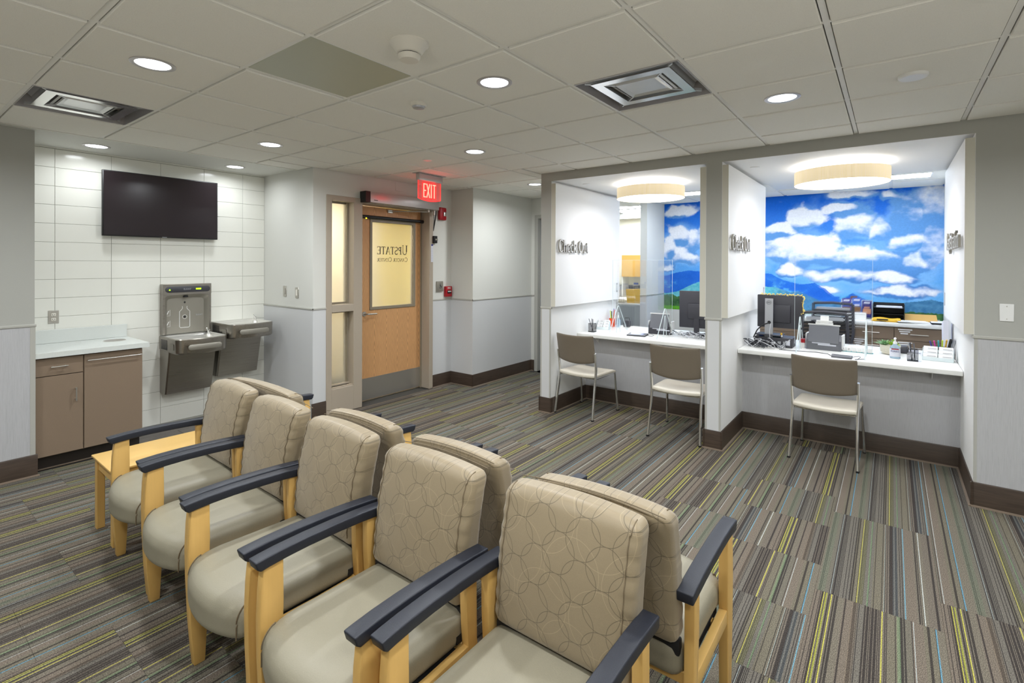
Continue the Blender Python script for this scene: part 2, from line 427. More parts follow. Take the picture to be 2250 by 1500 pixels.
def ribbon(mb, pts, w, z0, z1, T):
    n = len(pts); L, R = [], []
    for i, p in enumerate(pts):
        a = pts[max(i-1, 0)]; b = pts[min(i+1, n-1)]; dx, dy = b[0]-a[0], b[1]-a[1]; l = math.hypot(dx, dy) or 1
        nx, ny = -dy/l*w/2, dx/l*w/2; L.append((p[0]+nx, p[1]+ny)); R.append((p[0]-nx, p[1]-ny))
    mb.loft([[T(L[i][0], L[i][1], z0), T(R[i][0], R[i][1], z0), T(R[i][0], R[i][1], z1), T(L[i][0], L[i][1], z1)] for i in range(n)])
def write(mb, text, T, h, z0, z1, smallcaps=None, sx=1.0, wk=1.0):
    """serif lettering; T maps (x along, y up, depth) to 3D; returns width"""
    x = 0
    for ch in text:
        k = h
        if smallcaps and ch.islower(): ch, k = ch.upper(), h*smallcaps
        S, adv = glyph(ch)
        for pts, w_ in S: ribbon(mb, [((x+px*k*sx), py*k) for px, py in pts], w_*k*wk, z0, z1, T)
        x += adv*k*sx
    return x
def label_text(name, txt, size, loc, rot, m, parent, ext=.0004):
    cu = bpy.data.curves.new(name, 'FONT'); cu.body = txt; cu.size = size; cu.extrude = ext; cu.align_x = 'CENTER'; cu.align_y = 'CENTER'
    tmp = bpy.data.objects.new(name, cu); COL.objects.link(tmp)
    dg = bpy.context.evaluated_depsgraph_get(); me = bpy.data.meshes.new_from_object(tmp.evaluated_get(dg))
    bpy.data.objects.remove(tmp); me.name = name; me.materials.clear(); me.materials.append(MATS[m])
    o = bpy.data.objects.new(name, me); COL.objects.link(o); o.location = loc; o.rotation_euler = rot
    if parent: o.parent = parent
    return o
# ================================================================ THE ROOM
X0, X1, Y0 = -2.44, 4.64, -2.83
NB = [0]
def wbox(name, label, x0, y0, x1, y1, z0=0, z1=ZC, m='paint'):
    return struct(MB().box(x0, y0, z0, x1, y1, z1).build(name, m, smooth=0), label)
def strip(mb, axis, c, a, b, sgn, prof):
    """extrude a (depth, z) profile along a wall face at coordinate c"""
    if axis == 'y': mb.loft([[(t, c+sgn*d, z) for d, z in prof] for t in (a, b)])
    else: mb.loft([[(c+sgn*d, t, z) for d, z in prof] for t in (a, b)])
    return mb
BASEP = [(0, 0), (.016, 0), (.013, .012), (.012, .158), (.008, .166), (0, .166)]
LIPP = [(.012, 0), (.026, 0), (.025, .005), (.015, .011), (.012, .011)]
RAILP = [(0, 1.146), (.007, 1.146), (.009, 1.150), (.009, 1.162), (.004, 1.167), (0, 1.167)]
def dress(side, axis, c, a, b, sgn, wall=None, vin='vinyl', rail=True, base=True, ends=(0, 0)):
    NB[0] += 1
    if vin and wall:
        x = strip(MB(), axis, c, a, b, sgn, [(0, .16), (.003, .16), (.003, 1.15), (0, 1.15)]).build('wainscot', vin, wall, 0)
    if rail: struct(strip(MB(), axis, c, a-ends[0]*.009, b+ends[1]*.009, sgn, RAILP).build('trim_%d' % NB[0], 'trim_grey', smooth=0), 'grey chair rail on ' + side)
    if base:
        o = struct(strip(MB(), axis, c, a-ends[0]*.016, b+ends[1]*.016, sgn, BASEP).build('baseboard_' + side.replace(' ', '_'), 'base'), 'dark brown baseboard along ' + side)
        strip(MB(), axis, c, a-ends[0]*.026, b+ends[1]*.026, sgn, LIPP).build('toe_lip', 'base_lip', o)
# --- walls
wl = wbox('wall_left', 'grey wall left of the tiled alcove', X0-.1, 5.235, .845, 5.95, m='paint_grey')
dress('left wall', 'y', 5.235, X0, .845, -1, wl, ends=(0, 1))
dress('left alcove return', 'x', .845, 5.235, 5.27, 1, None, None, rail=True, base=False)
MB().box(.819, 5.2305, .166, .8495, 5.2655, 1.146).build('corner_guard', 'trim_grey', wl, 0)
wt = wbox('wall_tile', 'white tiled alcove wall behind the television', .80, 5.856, 3.03, 5.95, m='grout')
wa = wbox('wall_alcove_right', 'pale wall closing the alcove on the right', 2.915, 5.0, 3.03, 5.90)
dress('alcove right wall', 'x', 2.915, 4.825, 5.85, -1, wa, 'vinyl_plain', base=False, ends=(1, 0))
wd = struct(MB().box(2.915, 4.825, 0, 3.065, 5.0, ZC).box(4.623, 4.825, 0, 5.0, 5.0, ZC).box(3.065, 4.825, 2.375, 4.623, 5.0, ZC).build('wall_door', 'paint', smooth=0), 'pale wall around the oak door')
dress('door wall left', 'y', 4.825, 2.915, 3.065, -1, wd, 'vinyl_plain', ends=(1, 0))
dress('door wall right', 'y', 4.825, 4.623, 4.975, -1, wd, 'vinyl_plain')
wc = wbox('wall_column', 'projecting pale wall right of the door', 4.975, 4.425, 6.45, 5.0)
dress('column side', 'x', 4.975, 4.425, 4.825, -1, wc, 'vinyl_plain', ends=(1, 0))
dress('corridor wall', 'y', 4.425, 4.975, 6.33, -1, wc, 'vinyl_plain', ends=(1, 0))
we = struct(MB().box(6.33, 4.36, 0, 6.45, 4.425, ZC).box(6.33, 3.05, 2.385, 6.45, 4.36, ZC).box(6.33, 3.05, 0, 6.45, 3.22, ZC).build('wall_corridor_end', 'paint', smooth=0), 'end wall of the corridor')
dress('corridor end', 'x', 6.33, 4.366, 4.425, -1, None, None)
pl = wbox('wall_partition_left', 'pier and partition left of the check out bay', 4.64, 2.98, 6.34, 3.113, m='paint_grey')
dress('left pier front', 'x', 4.64, 2.98, 3.113, -1, pl, 'vinyl_plain', ends=(1, 1))
dress('left pier corridor side', 'y', 3.113, 4.64, 6.33, 1, pl, 'vinyl_plain', ends=(1, 0))
dress('left bay left side', 'y', 2.98, 4.64, 5.43, -1, None, None, rail=False, ends=(1, 0))
dress('left pier inner side', 'y', 2.98, 4.64, 4.655, -1, None, None, base=False)
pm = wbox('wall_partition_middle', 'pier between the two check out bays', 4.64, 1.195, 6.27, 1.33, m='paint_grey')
dress('middle pier front', 'x', 4.64, 1.195, 1.33, -1, pm, 'vinyl_plain', ends=(1, 1))
dress('right bay left side', 'y', 1.195, 4.64, 5.43, -1, None, None, rail=False, ends=(1, 0))
dress('left bay right side', 'y', 1.33, 4.64, 5.43, 1, None, None, rail=False, ends=(1, 0))
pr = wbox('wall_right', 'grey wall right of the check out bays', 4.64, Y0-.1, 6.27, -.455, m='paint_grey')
dress('right wall', 'x', 4.64, Y0, -.455, -1, pr, ends=(0, 1))
dress('right bay right side', 'y', -.455, 4.64, 5.43, 1, None, None, rail=False, ends=(1, 0))
for c, n in ((2.98, 'a'), (1.195, 'b')):      # white inner faces of the bays
    MB().box(4.6405, c-.002, .17, 6.265, c, 2.55).build('bay_lining', 'paint_white', pl if n == 'a' else pm, 0)
MB().box(4.6405, 1.33, .17, 6.265, 1.332, 2.55).build('bay_lining', 'paint_white', pm, 0)
MB().box(4.6405, -.455, .17, 6.265, -.453, 2.55).build('bay_lining', 'paint_white', pr, 0)
for cy, s in ((3.113, -1), (2.98, 1), (1.33, -1), (1.195, 1), (-.455, -1)):   # metal corner guards on the lower walls
    MB().box(4.6365, cy, .166, 4.6405, cy+s*.017, 1.146).build('corner_guard', 'trim_grey', pl if cy > 2 else (pm if cy > 0 else pr), 0)
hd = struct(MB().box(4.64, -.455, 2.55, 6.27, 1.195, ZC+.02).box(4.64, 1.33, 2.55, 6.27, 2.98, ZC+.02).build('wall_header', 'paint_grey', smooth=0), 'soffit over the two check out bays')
MB().box(4.642, -.453, 2.5485, 6.27, 1.195, 2.5505).build('soffit_board', 'paint_white', hd, 0)
MB().box(4.642, 1.332, 2.5485, 6.27, 2.978, 2.5505).build('soffit_board', 'paint_white', hd, 0)
for a, b, n, nn in ((-.455, 1.195, 'right', 'right'), (1.33, 2.98, 'left', 'left')):
    wk = wbox('wall_knee_' + n, 'grey knee wall under the %s check out counter' % nn, 5.43, a, 5.52, b, 0, .775, m='vinyl_plain')
    strip(MB(), 'x', 5.43, a, b, -1, [(0, .16), (.003, .16), (.003, .775), (0, .775)]).build('wainscot', 'vinyl', wk, 0)
    dress(n + ' bay back', 'x', 5.43, a, b, -1, None, None, rail=False)
wbox('wall_back', 'wall behind the camera', X0-.1, Y0-.1, X0, 5.3)
wbox('wall_rear_side', 'wall on the right behind the camera', X0, Y0-.1, X1, Y0)
# --- office behind the bays
wm = wbox('wall_mural', 'office wall carrying the landscape print', 8.205, -.6, 8.4, 3.06, z1=ZC+.05)
wbox('wall_office_right', 'white wall on the right of the office', 6.27, -.6, 8.205, -.52, z1=ZC+.05, m='paint_white')
wcol = wbox('wall_office_column', 'pale column left of the landscape print', 7.47, 3.03, 8.40, 3.14, z1=ZC+.05)
MB().box(7.467, 3.03, .1, 7.47, 3.14, 1.15).build('wainscot', 'vinyl_plain', wcol, 0)
MB().box(7.466, 3.027, .1, 8.205, 3.03, 1.15).build('wainscot', 'vinyl_plain', wcol, 0)
dress('office column', 'y', 3.03, 7.47, 8.205, -1, None, None, base=False, ends=(1, 0))
dress('office column front', 'x', 7.47, 3.03, 3.14, -1, None, None, base=False, ends=(1, 0))
wf = wbox('wall_far_office', 'cream end wall of the far office', 10.8, 3.1, 10.9, 5.6, z1=2.9, m='cream_wall')
MB().box(10.795, 3.1, 0, 10.8, 5.6, 1.15).build('wainscot', 'vinyl', wf, 0)
dress('far office wall', 'x', 10.795, 3.14, 5.5, -1, None, None, base=False)
wbox('wall_far_left', 'left wall of the far office', 6.45, 5.5, 10.8, 5.6, z1=2.9)
wbox('wall_far_right', 'right wall of the far office', 8.40, 3.06, 10.8, 3.14, z1=2.9)
# --- vestibule seen through the door glass
wbox('wall_vestibule_back', 'yellow wall behind the door glass', 4.95, 6.35, 5.6, 6.45, m='yellow_wall')
wbox('wall_vestibule_back', 'beige wall part behind the sidelight glass', 3.03, 6.35, 4.95, 6.45, m='beige_wall')
wbox('wall_vestibule_left', 'beige wall behind the sidelight glass', 2.95, 5.9, 3.03, 6.45, m='beige_wall')
wbox('wall_vestibule_right', 'yellow side wall of the vestibule', 5.5, 5.0, 5.6, 6.35, m='yellow_wall')
wbox('ceiling_vestibule', 'ceiling of the vestibule', 3.03, 5.0, 5.6, 6.45, ZC, ZC+.05, m='beige_wall')
# --- floors
fl = struct(MB().box(X0-.1, Y0-.1, -.12, 11, 6.45, -.0065).build('floor', 'floor_slab', smooth=0), 'striped carpet tile floor')
MB().box(6.27, -.6, -.0065, 10.8, 5.5, 0).build('office_carpet', 'floor_slab', fl, 0)
ct = MB().box(-.2495, -.2495, -.006, .2495, .2495, 0).build('carpet_tile', 'carpet', fl, 0)
first = True; PR = random.Random(12)
for j in range(-7, 11):
    yc = .31+.5*j+.25-.01; ph = PR.randrange(8)
    for i in range(-7, 13):
        xc = .457+.5*i+(.25 if j % 2 else 0)
        if xc < X0-.2 or yc < Y0-.2: continue
        if yc > 5.40: continue
        if yc > 4.9 and xc > 2.6: continue
        if xc > 4.95 and yc < 2.95 and xc > 5.65: continue
        if xc > 6.4 or (xc > 4.8 and yc > 4.6) or (xc > 4.9 and yc < -.7): continue
        if yc > 5.1 and xc > 1.0: continue
        if PR.random() < .62: ph = PR.randrange(8)
        if first: ct.location = (xc, yc, 0); ct.pass_index = ph; first = False
        else: copyobj(ct, (xc, yc, 0)).pass_index = ph
tf = struct(MB().box(1.3, 5.0, -.0063, 3.66, 5.856, -.004).build('floor_alcove', 'grout', smooth=0), 'dark porcelain tiles under the drinking fountains')
pt = MB().box(-.299, -.149, -.006, .299, .149, .0015, .0012, 1).build('floor_tile', 'porcelain', tf, 0)
k = 0
for r in range(2):
    for c in range(3):
        x, y = 1.62+.602*c+(.2 if r else 0), 5.40+.302*r
        if k == 0: pt.location = (x, y, 0)
        else: copyobj(pt, (x, y, 0))
        k += 1
# --- tiled wall: stack bond, 0.40 x 0.1635
tw, th = .3985, .1635
cols = [.845, 1.074, 1.473, 1.8715, 2.270, 2.6685, 2.915]
tmesh = {}
for r in range(17):
    z1 = 2.634-th*r; z0 = max(z1-th, 0)
    if z1 < .03: break
    for a, b in zip(cols, cols[1:]):
        key = (round(b-a, 3), round(z1-z0, 3))
        if key not in tmesh:
            hx, hz = (b-a)/2-.0013, (z1-z0)/2-.0013
            o = MB().box(-hx, -.006, -hz, hx, .004, hz, .0015, 1).build('tile', 'tile', wt, 0); tmesh[key] = o
        else: o = copyobj(tmesh[key])
        o.location = ((a+b)/2, 5.856, (z0+z1)/2)
        o.rotation_euler = (random.uniform(-.0012, .0012), 0, random.uniform(-.001, .001))
MB().box(.845, 5.846, 2.637, 2.915, 5.857, 2.65).build('edge_strip', 'tile', wt, 0)
# --- ceiling
cl = struct(MB().box(X0-.1, Y0-.1, 2.86, 11, 6.45, 2.92).build('ceiling', 'paint', smooth=0), 'suspended tile ceiling')
GX, GY, TT = 1.219, 2.0488, .6096
REG = [(X0, Y0, X1, 3.113), (X0, 3.113, 6.33, 4.425), (X0, 4.425, 4.975, 4.825), (X0, 4.825, 2.915, 5.12)]
def pieces(i, j):
    xa, xb, ya, yb = GX+TT*i, GX+TT*(i+1), GY+TT*j, GY+TT*(j+1); P = []
    for a in REG:
        p = [max(xa, a[0]), max(ya, a[1]), min(xb, a[2]), min(yb, a[3])]
        if p[2]-p[0] > .012 and p[3]-p[1] > .012: P.append(p)
    ch = True
    while ch:
        ch = False
        for m in range(len(P)):
            for n in range(len(P)):
                if m != n and abs(P[m][0]-P[n][0]) < 1e-6 and abs(P[m][2]-P[n][2]) < 1e-6 and abs(P[m][3]-P[n][1]) < 1e-6:
                    P[m][3] = P[n][3]; P.pop(n); ch = True; break
            if ch: break
    return P
DIFF = {(-1, 3), (2, -2)}
cm = {}
def ceil_tile(cx, cy, hx, hy, name='ceiling_tile', m='ceil'):
    key = (name, round(hx, 3), round(hy, 3))
    if key not in cm:
        g = .0168 if name == 'ceiling_tile' else .013
        b_ = MB(); z = 2.6400 if name == 'ceiling_tile' else 2.649
        b_.loft([[(-hx+g, -hy+g, 2.66), (hx-g, -hy+g, 2.66), (hx-g, hy-g, 2.66), (-hx+g, hy-g, 2.66)],
                 [(-hx+g, -hy+g, z+.003), (hx-g, -hy+g, z+.003), (hx-g, hy-g, z+.003), (-hx+g, hy-g, z+.003)],
                 [(-hx+g+.003, -hy+g+.003, z), (hx-g-.003, -hy+g+.003, z), (hx-g-.003, hy-g-.003, z), (-hx+g+.003, hy-g-.003, z)]])
        o = b_.build(name, m, cl, 0); cm[key] = o
    else: o = copyobj(cm[key])
    o.location = (cx, cy, 0); return o
for i in range(-6, 9):
    for j in range(-8, 6):
        if (i, j) in DIFF: continue
        for p in pieces(i, j):
            nm = 'access_panel' if (i, j) == (0, 0) else 'ceiling_tile'
            o = ceil_tile((p[0]+p[2])/2, (p[1]+p[3])/2, (p[2]-p[0])/2, (p[3]-p[1])/2, nm, 'access' if nm[0] == 'a' else 'ceil')
            if nm[0] == 'a': o['label'] = 'plain grey green panel in the tile grid'
def tee(x0, y0, x1, y1, dz=0):
    MB().box(x0, y0, 2.650+dz, x1, y1, 2.662).build('ceiling_tee', 'tee', cl, 0)
for j in range(-7, 6):
    y = GY+TT*j; xe = X1 if y < 3.1 else (6.33 if y < 4.42 else (4.975 if y < 4.82 else 2.915)); tee(X0, y-.012, xe, y+.012)
for i in range(-6, 9):
    x = GX+TT*i; ya = Y0 if x < X1 else 3.113; ye = 5.12 if x < 2.915 else (4.825 if x < 4.975 else 4.425); tee(x-.012, ya, x+.012, ye, .0004)
for a in ((X0, Y0, X1, Y0+.02), (X1-.014, Y0, X1, 3.113), (2.915, 4.811, 4.975, 4.825), (X0, 5.106, 2.915, 5.124), (X0, Y0, X0+.02, 5.12), (X1-.014, 3.113, 6.33, 3.127), (4.975, 4.425-.014, 6.33, 4.425), (6.316, 3.113, 6.33, 4.425)):
    MB().box(a[0], a[1], 2.6505, a[2], a[3], 2.663).build('wall_angle', 'tee', cl, 0)
MB().box(X0, 5.12, 2.648, 2.915, 5.86, 2.68).build('gypsum_border', 'paint', cl, 0)
# office ceiling
for i in range(0, 3):
    for j in range(-1, 6):
        xa, xb = 6.272+.64*i, 6.272+.64*(i+1); ya, yb = max(-.52, -.60+.6096*(j+1)), -.60+.6096*(j+2)
        if (i, j) in ((1, 0), (1, 1)): continue
        ceil_tile((xa+xb)/2, (ya+yb)/2, (xb-xa)/2, (yb-ya)/2)
MB().box(6.27, -.52, 2.652, 8.205, 5.5, 2.664).build('ceiling_grid_backing', 'tee', cl, 0)
MB().box(8.205, 3.1, 2.80, 10.8, 5.5, 2.82).build('far_ceiling_board', 'paint', cl, 0)
MB().box(10.5, 3.1, 2.66, 10.8, 5.5, 2.80).build('far_bulkhead', 'trim_grey', cl, 0)
# --- the mural print, colours computed procedurally
def mural():
    ny, nz = 640, 300; ya, yb, za, zb = -.52, 3.028, .90, 2.65
    Y, Z = np.meshgrid(np.linspace(yb, ya, ny), np.linspace(za, zb, nz), indexing='xy')   # left to right as seen
    rng = np.random.RandomState(4)
    def vnoise(f, seed, fy=None):
        fy = fy or f; r = np.random.RandomState(seed); g = r.rand(int(2+fy*2.2)+3, int(2+f*4)+3)
        u = (yb-Y)*f; v = (Z-za)*fy; iu = u.astype(int); iv = v.astype(int); fu = u-iu; fv = v-iv
        fu = fu*fu*(3-2*fu); fv = fv*fv*(3-2*fv)
        return (g[iv, iu]*(1-fu)+g[iv, iu+1]*fu)*(1-fv)+(g[iv+1, iu]*(1-fu)+g[iv+1, iu+1]*fu)*fv
    def fbm(f, seed, o=5, fy=None):
        s = 0; a = .5; 
        for k_ in range(o): s = s+a*vnoise(f*2**k_, seed+k_, (fy or f)*2**k_); a *= .5
        return s/(1-.5**o)
    def sst(a, b, x): t = np.clip((x-a)/(b-a), 0, 1); return t*t*(3-2*t)
    def L3(c): return np.array(lin(c)[:3])
    BL = [(1.015,2.26,.205,.12),(.562,2.40,.17,.07),(.389,2.148,.217,.17),(.124,2.077,.145,.143),(1.304,2.14,.195,.09),(.919,1.804,.327,.233),(-.174,2.204,.196,.20),(-.398,2.307,.16,.24),(-.099,1.932,.243,.158),(1.303,1.829,.235,.198),(.219,1.737,.397,.157),(-.253,1.658,.222,.15),(.522,1.489,.419,.112),(-.023,1.46,.336,.108),(-.4,1.85,.147,.379),(-.001,2.528,.085,.06),(.733,1.273,.213,.096),(-.102,1.285,.375,.08),(1.164,1.521,.173,.106),(.476,2.60,.2,.05),(2.744,2.078,.19,.153),(2.554,1.988,.145,.169),(2.916,1.91,.131,.174),(2.721,1.736,.272,.168),(2.832,2.51,.213,.07),(2.958,1.585,.131,.064),(2.0,2.0,.4,.2),(1.9,1.6,.4,.1)]
    n1 = fbm(3.2, 11, 7, 4.2)-.5
    wy, wz = Y+.16*(fbm(4, 31, 5)-.5), Z+.16*(fbm(4, 41, 5)-.5)
    def field(dz):
        F = np.zeros_like(Y)
        for a, b, c, d in BL:
            r = ((wy-a)/c)**2+((wz+dz-b)/np.where(wz+dz > b, d*1.15, d*.8))**2
            F = np.maximum(F, np.exp(-r*.8))
        return F
    D = field(0); top = field(.085); 
    billow = np.abs(fbm(5.5, 51, 5, 6.5)-.5)*2
    al = sst(.24, .44, D+n1*1.15+.10*(.3-billow))
    t = np.clip((Z-1.2)/1.3, 0, 1)[..., None]
    sky = L3((104, 176, 232))*(1-t)+L3((12, 104, 212))*t
    sh = (fbm(2.6, 91, 6, 4)-.5)*2.4+(D-top)*1.6-.10-.35*billow
    light = sst(-.5, .32, sh)[..., None]
    lowc = sst(1.75, 1.35, Z)[..., None]
    cw = L3((240, 242, 248)); cs = L3((96, 152, 212))*(1-lowc)+L3((74, 132, 200))*lowc
    cloud = cs*(1-light)+cw*light
    haze = sst(.10, .45, D+(fbm(3, 77)-.5)*.7)[..., None]*.55
    col = sky*(1-haze)+L3((140, 190, 236))*haze
    col = col*(1-al[..., None])+cloud*al[..., None]
    def ridge(pts, amp, f, seed):
        p = sorted(pts); yy = np.linspace(yb, ya, ny); r = np.interp(yy, [q[0] for q in p], [q[1] for q in p])
        rs = np.random.RandomState(seed)
        for k_ in range(6):
            g = rs.rand(int(f*2**k_*4)+4); u = (yb-yy)*f*2**k_; iu = u.astype(int); fu = u-iu; r = r+amp*.6**k_*((g[iu]*(1-fu)+g[iu+1]*fu)-.5)
        return r[None, :]
    R1 = [(2.99,1.454),(2.827,1.5),(2.614,1.55),(2.445,1.535),(1.9,1.6),(1.502,1.516),(1.411,1.517),(1.261,1.431),(1.029,1.371),(.861,1.386),(.733,1.316),(.625,1.214),(.538,1.208),(.417,1.258),(.316,1.197),(.216,1.161),(-.513,1.093)]
    R2 = [(2.989,1.171),(2.825,1.199),(2.697,1.257),(2.571,1.324),(2.448,1.363),(1.501,1.324),(1.339,1.306),(1.181,1.246),(1.066,1.261),(.915,1.202),(.732,1.125),(.554,1.103),(.216,1.135),(.086,1.137),(-.103,1.157),(-.256,1.178),(-.404,1.211),(-.513,1.187)]
    R3 = [(2.989,1.138),(2.912,1.152),(2.76,1.116),(2.446,1.108),(1.5,1.064),(.989,1.015),(.731,.988),(.215,.979),(-.104,1.03),(-.514,1.017)]
    n2 = fbm(6, 61, 5, 9); n3 = fbm(22, 71, 3, 26)
    m = (Z < ridge(R1, .02, 3, 1))[..., None]
    c1 = L3((26, 92, 198))*(1-n2[..., None])+L3((44, 118, 214))*n2[..., None]
    hl = sst(.58, .72, n2)[..., None]*sst(1.5, 1.25, Z)[..., None]; c1 = c1*(1-hl*.7)+L3((110, 196, 226))*hl*.7
    col = np.where(m, c1, col)
    m = (Z < ridge(R2, .02, 4, 2))[..., None]
    left = sst(1.15, 1.5, Y)[..., None]
    c2 = (L3((44, 104, 150))*(1-n3[..., None])+L3((92, 150, 190))*n3[..., None])*(1-left)+(L3((60, 168, 190))*(1-n3[..., None])+L3((132, 208, 214))*n3[..., None])*left
    col = np.where(m, c2, col)
    m = (Z < ridge(R3, .05, 9, 3))[..., None]
    c3 = L3((30, 70, 54))*(1-n3[..., None])+L3((92, 140, 78))*n3[..., None]
    col = np.where(m, c3, col)
    m = (Z < ridge([(3, .96), (2, .95), (1.2, .945), (-.5, .94)], .01, 6, 5))[..., None]
    col = np.where(m, L3((96, 168, 48))*(.8+.4*n3[..., None]), col)
    col = np.clip(col, 0, 1)
    me = bpy.data.meshes.new('mural_print'); nv = ny*nz
    co = np.stack([np.full(nv, 8.2035), Y.ravel(), Z.ravel()], 1).astype(np.float32)
    idx = np.arange(nv).reshape(nz, ny); q = np.stack([idx[:-1, :-1], idx[:-1, 1:], idx[1:, 1:], idx[1:, :-1]], -1).reshape(-1, 4)
    me.vertices.add(nv); me.vertices.foreach_set('co', co.ravel())
    me.loops.add(q.size); me.loops.foreach_set('vertex_index', q.ravel().astype(np.int32))
    me.polygons.add(len(q)); me.polygons.foreach_set('loop_start', np.arange(0, q.size, 4, dtype=np.int32))
    me.update(calc_edges=True)
    at = me.color_attributes.new('Col', 'FLOAT_COLOR', 'POINT'); at.data.foreach_set('color', np.concatenate([col.reshape(-1, 3), np.ones((nv, 1))], 1).astype(np.float32).ravel())
    me.materials.append(MATS['mural_print']); o = bpy.data.objects.new('mural_print', me); COL.objects.link(o)
    tag(o, 'wall sized print of mountains under blue sky and white clouds', 'mural')
mural()
# ================================================================ LIGHT FITTINGS AND CEILING DEVICES
def area(name, parent, loc, size, watts, col=(1, 1, 1), spread=150, shape='DISK', sy=None, rot=(0, 0, 0)):
    l = bpy.data.lights.new(name, 'AREA'); l.energy = watts; l.shape = shape; l.size = size; l.color = col[:3]
    if sy: l.size_y = sy
    l.spread = math.radians(spread); o = bpy.data.objects.new(name, l); COL.objects.link(o); o.location = loc; o.rotation_euler = rot
    if parent: o.parent = parent
    return o
COOL = (.93, .97, 1.0)
def downlight(x, y, z, label, watts, first=None):
    t = thing('downlight', label, 'ceiling light', (x, y, z), group='recessed downlights')
    MB().loft([[(r*math.cos(a*PI/18), r*math.sin(a*PI/18), zz) for a in range(36)] for r, zz in ((.098, 0), (.098, -.003), (.092, -.005), (.078, -.004), (.074, 0))], False, False).build('trim_ring', 'alum', t)
    MB().lathe([(.075, -.0005), (.075, -.0018)], n=36).build('lens', 'glow', t)
    area('lamp', t, (0, 0, -.006), .14, watts, COOL, 165)
    return t
cell = lambda i, j: (GX+TT*(i+.5), GY+TT*(j+.5))
for (i, j), lb in {(-1, 1): 'large bright round downlight at upper left, above the front chairs', (1, -1): 'round downlight between the smoke detector and the square air diffuser',
                   (3, -3): 'round downlight at upper right, ahead of the ceiling speaker', (1, 3): 'round downlight left of the two way ceiling corner near the alcove',
                   (3, 1): 'round downlight near the exit sign, in the middle of the ceiling', (6, 2): 'small distant downlight in the corridor beside the left pier',
                   (-1, -3): 'downlight behind the camera, nearest its left shoulder', (-3, -1): 'downlight behind the camera, over the left added uplight', (-3, 3): 'downlight far left of the camera along the left wall', (1, -5): 'downlight behind the camera on its right', (3, -7): 'downlight behind the camera close to the right wall', (-3, -5): 'downlight behind the camera in the farthest corner'}.items():
    x, y = cell(i, j); downlight(x, y, 2.6399, lb, P_DOWN)
downlight(1.281, 5.50, 2.6478, 'alcove downlight above the counter, left of the television', P_ALC)
downlight(2.432, 5.50, 2.6478, 'alcove downlight above the drinking fountains', P_ALC)
def diffuser(i, j, label):
    x, y = cell(i, j); t = thing('air_diffuser', label, 'air vent', (x, y, 2.65), group='square air diffusers')
    h = .291
    f = MB()
    for a in range(4):
        r = Matrix.Rotation(a*PI/2, 4, 'Z')
        f.cbox(r @ Vector((h, 0, .045)), (.0015, h, .05), rot=r)
    f.build('frame', 'alum', t, 0)
    MB().box(-h, -h, .094, h, h, .097).build('back_panel', 'steel_dark', t, 0)
    def sq(r, z): return [(r, r, z), (-r, r, z), (-r, -r, z), (r, -r, z)]
    for r0, r1, z0, z1 in ((.275, .20, .085, .022), (.20, .135, .075, .012)):
        MB().loft([sq(r0-.03, z0), sq(r0-.055, z0-.03), sq(r1+.012, z1), sq(r1, z1-.004), sq(r1, z1+.002), sq(r0-.06, z0-.026)], False, False).build('louvre', 'diffuser_panel', t, 25)
    MB().loft([sq(.225, .006), sq(.225, .001), sq(.17, .001), sq(.17, .004)], False, False).build('shield_rim', 'chrome', t, 0)
    MB().loft([sq(.125, .012), sq(.12, .004), sq(.004, .045)], True, True).build('pyramid_plate', 'diffuser_panel', t, 0)
    for a in range(4):
        r = Matrix.Rotation(a*PI/2+PI/4, 4, 'Z'); MB().cbox(r @ Vector((.26, 0, .012)), (.09, .004, .008), rot=r).build('corner_rib', 'diffuser_panel', t, 0)
diffuser(-1, 3, 'square air diffuser at far left near the tiled alcove')
diffuser(2, -2, 'square air diffuser in the middle right of the ceiling')
def disc(name, label, x, y, prof, m, cat, z=2.6400):
    return tag(MB().lathe([(r, -h) for r, h in prof], (0, 0, 0), 32).build(name, m, None, 35, (x, y, z)), label, cat)
x, y = cell(0, -1)
sm = thing('smoke_detector', 'large white cone shaped smoke detector on the ceiling', 'smoke detector', (x, y, 2.6400))
MB().lathe([(.088, 0), (.088, -.006), (.08, -.012), (.058, -.045), (.052, -.05)], n=36).build('base', 'offwhite', sm)
MB().lathe([(.044, -.049), (.044, -.056)], n=30).build('vent_band', 'black', sm)
MB().lathe([(.05, -.055), (.05, -.066), (.042, -.078), (.02, -.080)], n=30).build('sensing_head', 'offwhite', sm)
x, y = cell(1, 0)
sm = thing('heat_detector', 'small flat white detector behind the smoke detector', 'smoke detector', (x, y, 2.6400))
MB().lathe([(.052, 0), (.052, -.012), (.045, -.02)], n=30).build('base', 'offwhite', sm)
MB().lathe([(.040, -.02), (.036, -.030), (.02, -.034)], n=30).build('cap', 'silver_plastic', sm)
x, y = cell(3, -4); disc('ceiling_speaker', 'round white blank disc near the upper right of the ceiling', x, y, [(.064, 0), (.064, .012), (.058, .017)], 'white_plastic', 'ceiling disc')
x, y = cell(3, 2); disc('sprinkler_cover', 'small round sprinkler cover tinted red before the exit sign', x, y, [(.045, 0), (.045, .004), (.038, .006)], 'white_plastic', 'sprinkler')
disc('sprinkler_cover', 'small flat sprinkler cover on the left bay soffit', 5.03, 2.763, [(.042, 0), (.042, .004), (.036, .006)], 'white_plastic', 'sprinkler', 2.548)
disc('sprinkler_cover', 'small flat sprinkler cover on the right bay soffit', 5.07, 1.015, [(.042, 0), (.042, .004), (.036, .006)], 'white_plastic', 'sprinkler', 2.548)
